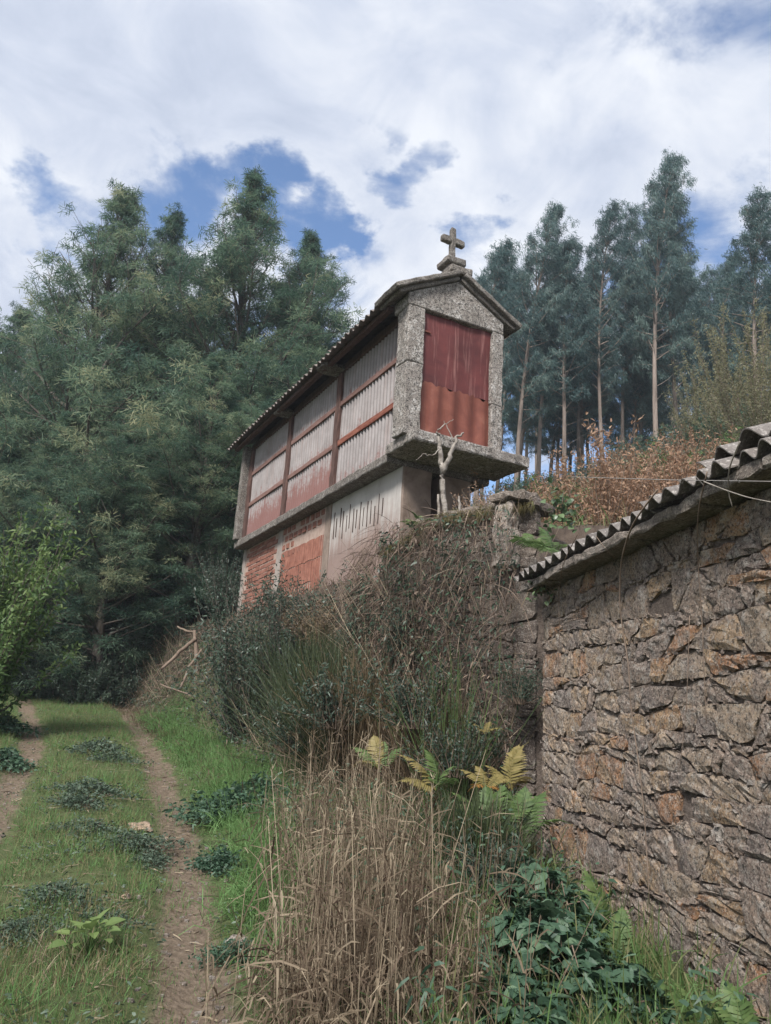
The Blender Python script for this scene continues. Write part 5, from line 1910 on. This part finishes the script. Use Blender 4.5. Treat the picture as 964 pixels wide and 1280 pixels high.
cane('long dark cane down the middle of the barn wall', [(822, 612, .36), (790, 655, .38), (776, 700, .22), (774, 760, .16), (786, 830, .12), (788, 880, .10), (798, 950, .09), (806, 1020, .08), (812, 1130, .07)], .0065)
cane('thin cane hanging down right of the square wall hole', [(884, 590, .36), (872, 640, .3), (872, 700, .14), (878, 780, .10), (880, 840, .09), (883, 905, .08)], .004)
cane('short cane curling off the loose roof sheet', [(925, 552, .42), (911, 585, .40), (910, 615, .34), (916, 635, .30)], .0045, 'dead_wood')
cane('pale cane crossing the eave at the right edge of the photo', [(880, 602, .40), (905, 612, .36), (935, 622, .33), (966, 628, .30)], .004, 'dead_wood')
cane('thin cane hanging from the left part of the eave', [(722, 668, .36), (703, 705, .34), (698, 745, .12), (700, 800, .08), (695, 870, .07)], .0038)
cane('thin cane under the wall hole', [(862, 770, .06), (860, 840, .07), (858, 890, .06), (850, 960, .06)], .003)
cane('short twig poking from below the eave', [(745, 670, .32), (756, 685, .30), (768, 698, .16)], .003)
cane('bare cane reaching from the bank to the barn corner', [(612, 728, .30), (640, 738, .25), (655, 760, .16), (668, 800, .12)], .005)
q = [np.array(at(715, 596, 5.6)), np.array(at(840, 600, 4.4)), np.array(at(975, 602, 3.4)), np.array(at(1150, 606, 2.5))]
mb = MB().add(*tube(q, .0022, 5))
rw_ = np.random.default_rng(5)
for i in range(26):
    tq = rw_.uniform(0, 3)
    k = min(int(tq), 2)
    c_ = q[k] * (1 - (tq - k)) + q[k + 1] * (tq - k)
    d_ = rw_.normal(size=3) * .014
    mb.add(*tube([c_ - d_, c_ + d_], .002, 3))
tag(mb.build('barbed_wire', M['wire']), 'strand of barbed wire stretched along the barn eave', 'wire')

# ------------------------------------------------------------------ hill plants behind the barn roof
WD = [shrub_meshes(s, 1.25, .6, 46, 70, .05, .018, stemr=.006, spread=.35, low=.25, tmean=.5, tip_t=.2) for s in (81, 82)]
GB = [shrub_meshes(s, 1.3, .75, 60, 110, .07, .028, stemr=.010, spread=.5, low=.1, tmean=.55, tip_t=.3) for s in (83, 84)]
sp = []
for i in range(30):
    px = 640 + (i * 37.7) % 300
    y = 10.0 + (i * 1.37) % 7.5
    sp.append((px, y, i))
for px, y, i in sp:
    p = at(px, 600, y)
    z_ = g1(p.x, y)
    if y < 11.2 and px < 690:
        continue
    shrub('russet_weed', 'dry russet weed clump on the slope behind the barn roof', 'weed', WD[i % 2], ('twig', 'dry_weed'), (p.x, y, z_), 'dry weeds on the slope behind the barn', rt.uniform(.85, 1.45), rt.uniform(0, 6))
for i in range(26):
    px = 630 + (i * 53.1) % 330
    y = 12.0 + (i * 2.17) % 10
    p = at(px, 600, y)
    shrub('green_bush', 'green bush among the dry weeds behind the barn roof', 'bush', GB[i % 2], ('bark_grey', ('green_leaf', 'bramble_leaf', 'dark_leaf')[i % 3]), (p.x, y, g1(p.x, y) - .05), 'green bushes on the slope behind the barn', rt.uniform(.7, 1.2), rt.uniform(0, 6))
BIG = [shrub_meshes(s, 2.6, 1.7, 70, 130, .16, .06, stemr=.02, spread=.55, low=.1, tmean=.5) for s in (85, 86)]
for i in range(40):
    px = 600 + (i * 61.8) % 400
    y = 25 + (i * 3.31) % 16
    p = at(px, 580, y)
    shrub('grove_bush', 'dark bush at the foot of the eucalyptus trunks', 'bush', BIG[i % 2], ('bark_grey', ('dark_leaf', 'bramble_leaf')[i % 2]), (p.x, y, g1(p.x, y) - .1), 'bushes under the eucalyptus grove', rt.uniform(.45, .85), rt.uniform(0, 6))
M['olive_leaf'] = leaf_mat('olive_autumn_leaf', [(0.0, (0.10, 0.085, 0.05)), (0.5, (0.17, 0.16, 0.09)), (1.0, (0.27, 0.26, 0.14))], 0.35)
# bare pale saplings with thin autumn leaves at the right
sm = shrub_meshes(87, 5.6, 2.0, 46, 240, .10, .035, stemr=.013, spread=.34, low=.3, tmean=.55)
for px, y, s, lab in ((935, 24, 1.0, 'thin yellowing sapling in front of the eucalyptus trunks at the right'), (965, 22, .95, 'thin yellowing sapling cut off by the right edge of the photo'), (885, 29, .8, 'small thin sapling left of the yellowing saplings')):
    p = at(px, 560, y)
    shrub('sapling', lab, 'tree', sm, ('twig', 'olive_leaf'), (p.x, y, g1(p.x, y) - .05), None, s, px)
# rough grass over the hill
x, y = scatter(45000, -1, 26, 8.6, 46, rg, 1.3)
s_ = sdist(x, y)
k_ = s_ > .3
x, y = x[k_], y[k_]
grass_obj('hill_grass', x, y, rg.uniform(.2, .7, len(x)), .009 + .0006 * y, np.where(rg.random(len(x)) < .55, rg.uniform(0, .25, len(x)), rg.uniform(.35, .7, len(x))), 'grass', .5, .6, 2, rg=rg)

# bracken and leafy growth over the bank below the granary
DB = [shrub_meshes(s, .85, .6, 44, 46, .06, .022, stemr=.006, spread=.7, low=.15, tmean=.4) for s in (91, 92)]
for px, py, y, s, mt, lab in ((395, 800, 11.2, .8, 'dead_broom', 'brown dead bracken on the bank just below the plaster wall'), (450, 800, 10.2, .65, 'dark_leaf', 'dark leafy bush on the bank below the near plaster corner'),
                              (500, 810, 9.0, .75, 'dead_broom', 'grey brown dry bush against the left end of the retaining wall'), (520, 900, 8.2, .8, 'dark_leaf', 'dark green leafy bush at the foot of the retaining wall'),
                              (420, 900, 8.8, .9, 'bramble_leaf', 'green bramble bush behind the top of the dry grass'), (570, 960, 7.7, .7, 'dead_broom', 'dry brown bush behind the small yellow fern'),
                              (360, 930, 9.6, .8, 'bramble_leaf', 'green bush right of the evergreen shrubs at the verge'), (350, 770, 13.0, .9, 'dark_leaf', 'dark leafy bush on the bank top below the brick bays'),
                              (650, 870, 7.8, .55, 'dead_broom', 'thin dry bush hanging beside the barn corner'), (620, 1130, 5.6, .7, 'dark_leaf', 'dark leafy bush in front of the shaded ferns')):
    p = og(px, py, y, -.05)
    shrub('bank_bush', lab, 'bush', DB[int(px) % 2], ('twig', mt), p, 'bushes on the bank', s, px)
for i in range(9):
    px = (15, 60, 100, 135, 170, 215, 255, 90, 190)[i]
    y = 22.4 + (i * .83) % 2.6
    x_, y_, z_ = on_ground(px, 840, y)
    shrub('undergrowth_bush', 'dark bush in the shade under the mimosas at the lane end', 'bush', BIG[i % 2], ('bark_grey', 'dark_leaf'), (x_, y_, z_ - .1), 'shaded bushes under the mimosas', rt.uniform(.45, .7), rt.uniform(0, 6))
# brown cut thatch on the lane by the dock plant
x, y = scatter(9000, -3.2, -.9, 3.2, 5.6, rg)
k_ = (np.hypot(x - at(60, 1235, 4.5).x, (y - 4.45) * 1.6) < .55 + .2 * vnoise(x, y, 4, 1)) | (np.hypot(x - at(135, 1145, 5.3).x, (y - 5.3) * 1.2) < .3)
x, y = x[k_], y[k_]
grass_obj('cut_thatch', x, y, rg.uniform(.06, .2, len(x)), .006, rg.uniform(.2, .9, len(x)), 'straw', 1.3, .6, 2, rg=rg)

# small leaves, pale dry stems and brown litter caught all over the retaining wall and the bank
def bank_points(n, rg, u0=0.0, u1=1.0):
    t = rg.uniform(u0, u1, n) * cum[-1]
    si = np.clip(np.searchsorted(cum, t) - 1, 0, len(wts) - 1)
    f = (t - cum[si]) / (cum[si + 1] - cum[si])
    bx = poly[si, 0] * (1 - f) + poly[si + 1, 0] * f
    by = poly[si, 1] * (1 - f) + poly[si + 1, 1] * f
    nr = np.stack([poly[si + 1, 1] - poly[si, 1], poly[si, 0] - poly[si + 1, 0]], -1)
    nr = nr / np.linalg.norm(nr, axis=1, keepdims=True)
    nr = np.where((nr[:, 0] > 0)[:, None], -nr, nr)
    wall = si < 3
    off = np.where(wall, rg.uniform(.03, .3, n), rg.random(n) * rg.uniform(.4, 1.5, n))
    x, y = bx + nr[:, 0] * off, by + nr[:, 1] * off
    g = gz(x, y)
    top = 3.95 - .45 * smooth(8.9, 9.6, y)
    z = np.where(wall, g + (top - g) * rg.random(n) ** 1.25, g + rg.uniform(0, .3, n))
    drop = wall & (x > .95) & (rg.random(n) < .3)
    z = np.where(drop, g + (z - g) * .35, z)
    return np.stack([x, y, z], -1), nr, si


rk = np.random.default_rng(123)
P, nr, si = bank_points(30000, rk)
cl = vnoise(P[:, 0] * 1.1 + P[:, 2] * .6, P[:, 1] + P[:, 2] * .9, 2.2, 8) + .5 * vnoise(P[:, 0] + P[:, 2], P[:, 2] * 1.3 - P[:, 1], 5, 3)
P, nr = P[cl > .22], nr[cl > .22]
n = len(P)
V, Fc, k = blades(P, np.concatenate([nr, np.zeros((n, 1))], 1) * .6 + rk.normal(size=(n, 3)) * .7, rk.uniform(.03, .08, n), rk.uniform(.018, .04, n), droop=.4, seg=2, rg=rk, tip=.1, mid=1.4)
tag(link('bank_leaves', npmesh('bank_leaves', V, Fc, np.repeat(np.clip(.4 + rk.normal(size=n) * .25, 0, 1), k)), M['dark_leaf']), kind='stuff')
P, nr, si = bank_points(11000, rk)
n = len(P)
V, Fc, k = blades(P, np.concatenate([nr, np.zeros((n, 1))], 1) * .6 + rk.normal(size=(n, 3)) * .7, rk.uniform(.03, .075, n), rk.uniform(.015, .035, n), droop=.4, seg=2, rg=rk, tip=.1, mid=1.4)
tag(link('bank_leaves', npmesh('bank_leaves', V, Fc, np.repeat(np.clip(.35 + rk.normal(size=n) * .25, 0, 1), k)), M['bramble_leaf']), kind='stuff')
P, nr, si = bank_points(9000, rk)
n = len(P)
V, Fc, k = blades(P, np.concatenate([nr, np.zeros((n, 1))], 1) * .4 + rk.normal(size=(n, 3)) * .8, rk.uniform(.03, .09, n), rk.uniform(.012, .03, n), droop=.3, seg=2, rg=rk, tip=.2, mid=1.3)
tag(link('dead_leaves', npmesh('dead_leaves', V, Fc, np.repeat(rk.random(n) ** 1.3, k)), M['dead_leaf']), kind='stuff')
P, nr, si = bank_points(2200, rk)
n = len(P)
D = unit(np.concatenate([nr * .25, np.ones((n, 1))], 1) * rk.choice([-1, 1, 1], n)[:, None] + rk.normal(size=(n, 3)) * .4)
V, Fc = fast_tubes(P, P + D * (rk.uniform(.2, 1.1, n) * np.where(P[:, 2] > 3.0, .4, 1))[:, None], rk.uniform(.002, .005, n), .0012)
tag(link('dry_stems', npmesh('dry_stems', V, Fc, np.repeat(np.clip(rk.uniform(.2, 1.1, n), 0, 1), 6)), M['straw']), kind='stuff')

# small mixed weeds creeping through the turf of the lane, and green weeds in the dry grass
rw2 = np.random.default_rng(31)
x, y = scatter(60000, -8, 0, 3, 20, rw2, 1.7)
xr, xl = rut_x(RUT_R, y), rut_x(RUT_L, y)
pt = vnoise(x, y, 1.9, 14) + .7 * vnoise(x, y, 4.6, 4)
k_ = (x > xl - .5) & (x < xr + .7) & (np.abs(x - xr) > .16) & (pt > .42) & (rw2.random(len(x)) < .75)
x, y = x[k_], y[k_]
n = len(x)
P = np.stack([x, y, gz(x, y) + rw2.uniform(.01, .11, n)], -1)
D = rw2.normal(size=(n, 3)) * np.array([1, 1, .35]) + np.array([0, 0, .35])
V, Fc, k = blades(P, D, rw2.uniform(.015, .04, n), rw2.uniform(.009, .02, n), droop=.3, seg=2, rg=rw2, tip=.1, mid=1.5)
tag(link('lane_weeds', npmesh('lane_weeds', V, Fc, np.repeat(np.clip(.5 + rw2.normal(size=n) * .2, 0, 1), k)), M['heath']), kind='stuff')
x, y = scatter(16000, -.9, 1.4, 3.0, 8.4, rw2)
k_ = (x > rut_x(RUT_R, y) + .8) & (x < 2.3 - .14 * y) & (vnoise(x, y, 2.6, 6) > .1)
x, y = x[k_], y[k_]
n = len(x)
P = np.stack([x, y, gz(x, y) + rw2.uniform(.02, .75, n) * (.6 + .4 * vnoise(x, y, 3.3, 2))], -1)
V, Fc, k = blades(P, rw2.normal(size=(n, 3)) * np.array([1, 1, .5]) + np.array([0, 0, .3]), rw2.uniform(.025, .065, n), rw2.uniform(.012, .026, n), droop=.4, seg=2, rg=rw2, tip=.1, mid=1.5)
tag(link('weed_leaves', npmesh('weed_leaves', V, Fc, np.repeat(np.clip(.5 + rw2.normal(size=n) * .25, 0, 1), k)), M['bramble_leaf']), kind='stuff')

t = thing('dead_branch', 'pale leaning dead stem against the retaining wall under the dead sapling', 'dead branch', tuple(at(574, 775, 8.62)))
wood_part('stem', t, [([(574, 778, 8.62), (568, 750, 8.68), (560, 715, 8.74), (556, 685, 8.8)], [.03, .028, .024, .018])])
for px, y, s in ((112, 21.6, .55), (75, 22.3, .6), (150, 22.0, .5)):
    x_, y_, z_ = on_ground(px, 840, y)
    shrub('undergrowth_bush', 'dark bush in the shade under the mimosas at the lane end', 'bush', BIG[0], ('bark_grey', 'dark_leaf'), (x_, y_, z_ - .1), 'shaded bushes under the mimosas', s, px)

# ------------------------------------------------------------------ the air between here and the far trees
bmh = bmesh.new()
bmesh.ops.create_cube(bmh, size=1.0)
me = bpy.data.meshes.new('haze')
bmh.to_mesh(me)
bmh.free()
hz = link('haze', me)
hz.scale = (306, 186, 46)
hz.location = (0, 60, 46 / 2 - 1.6)
tag(hz, kind='stuff')
m = bpy.data.materials.new('pale_air')
m.use_nodes = True
m.node_tree.nodes.clear()
pv = N(m.node_tree, 'ShaderNodeVolumePrincipled', i_Density=0.0009, i_Anisotropy=0.2)
pv.inputs['Color'].default_value = (0.80, 0.88, 1.0, 1)
mo_ = N(m.node_tree, 'ShaderNodeOutputMaterial')
m.node_tree.links.new(pv.outputs[0], mo_.inputs['Volume'])
me.materials.append(m)
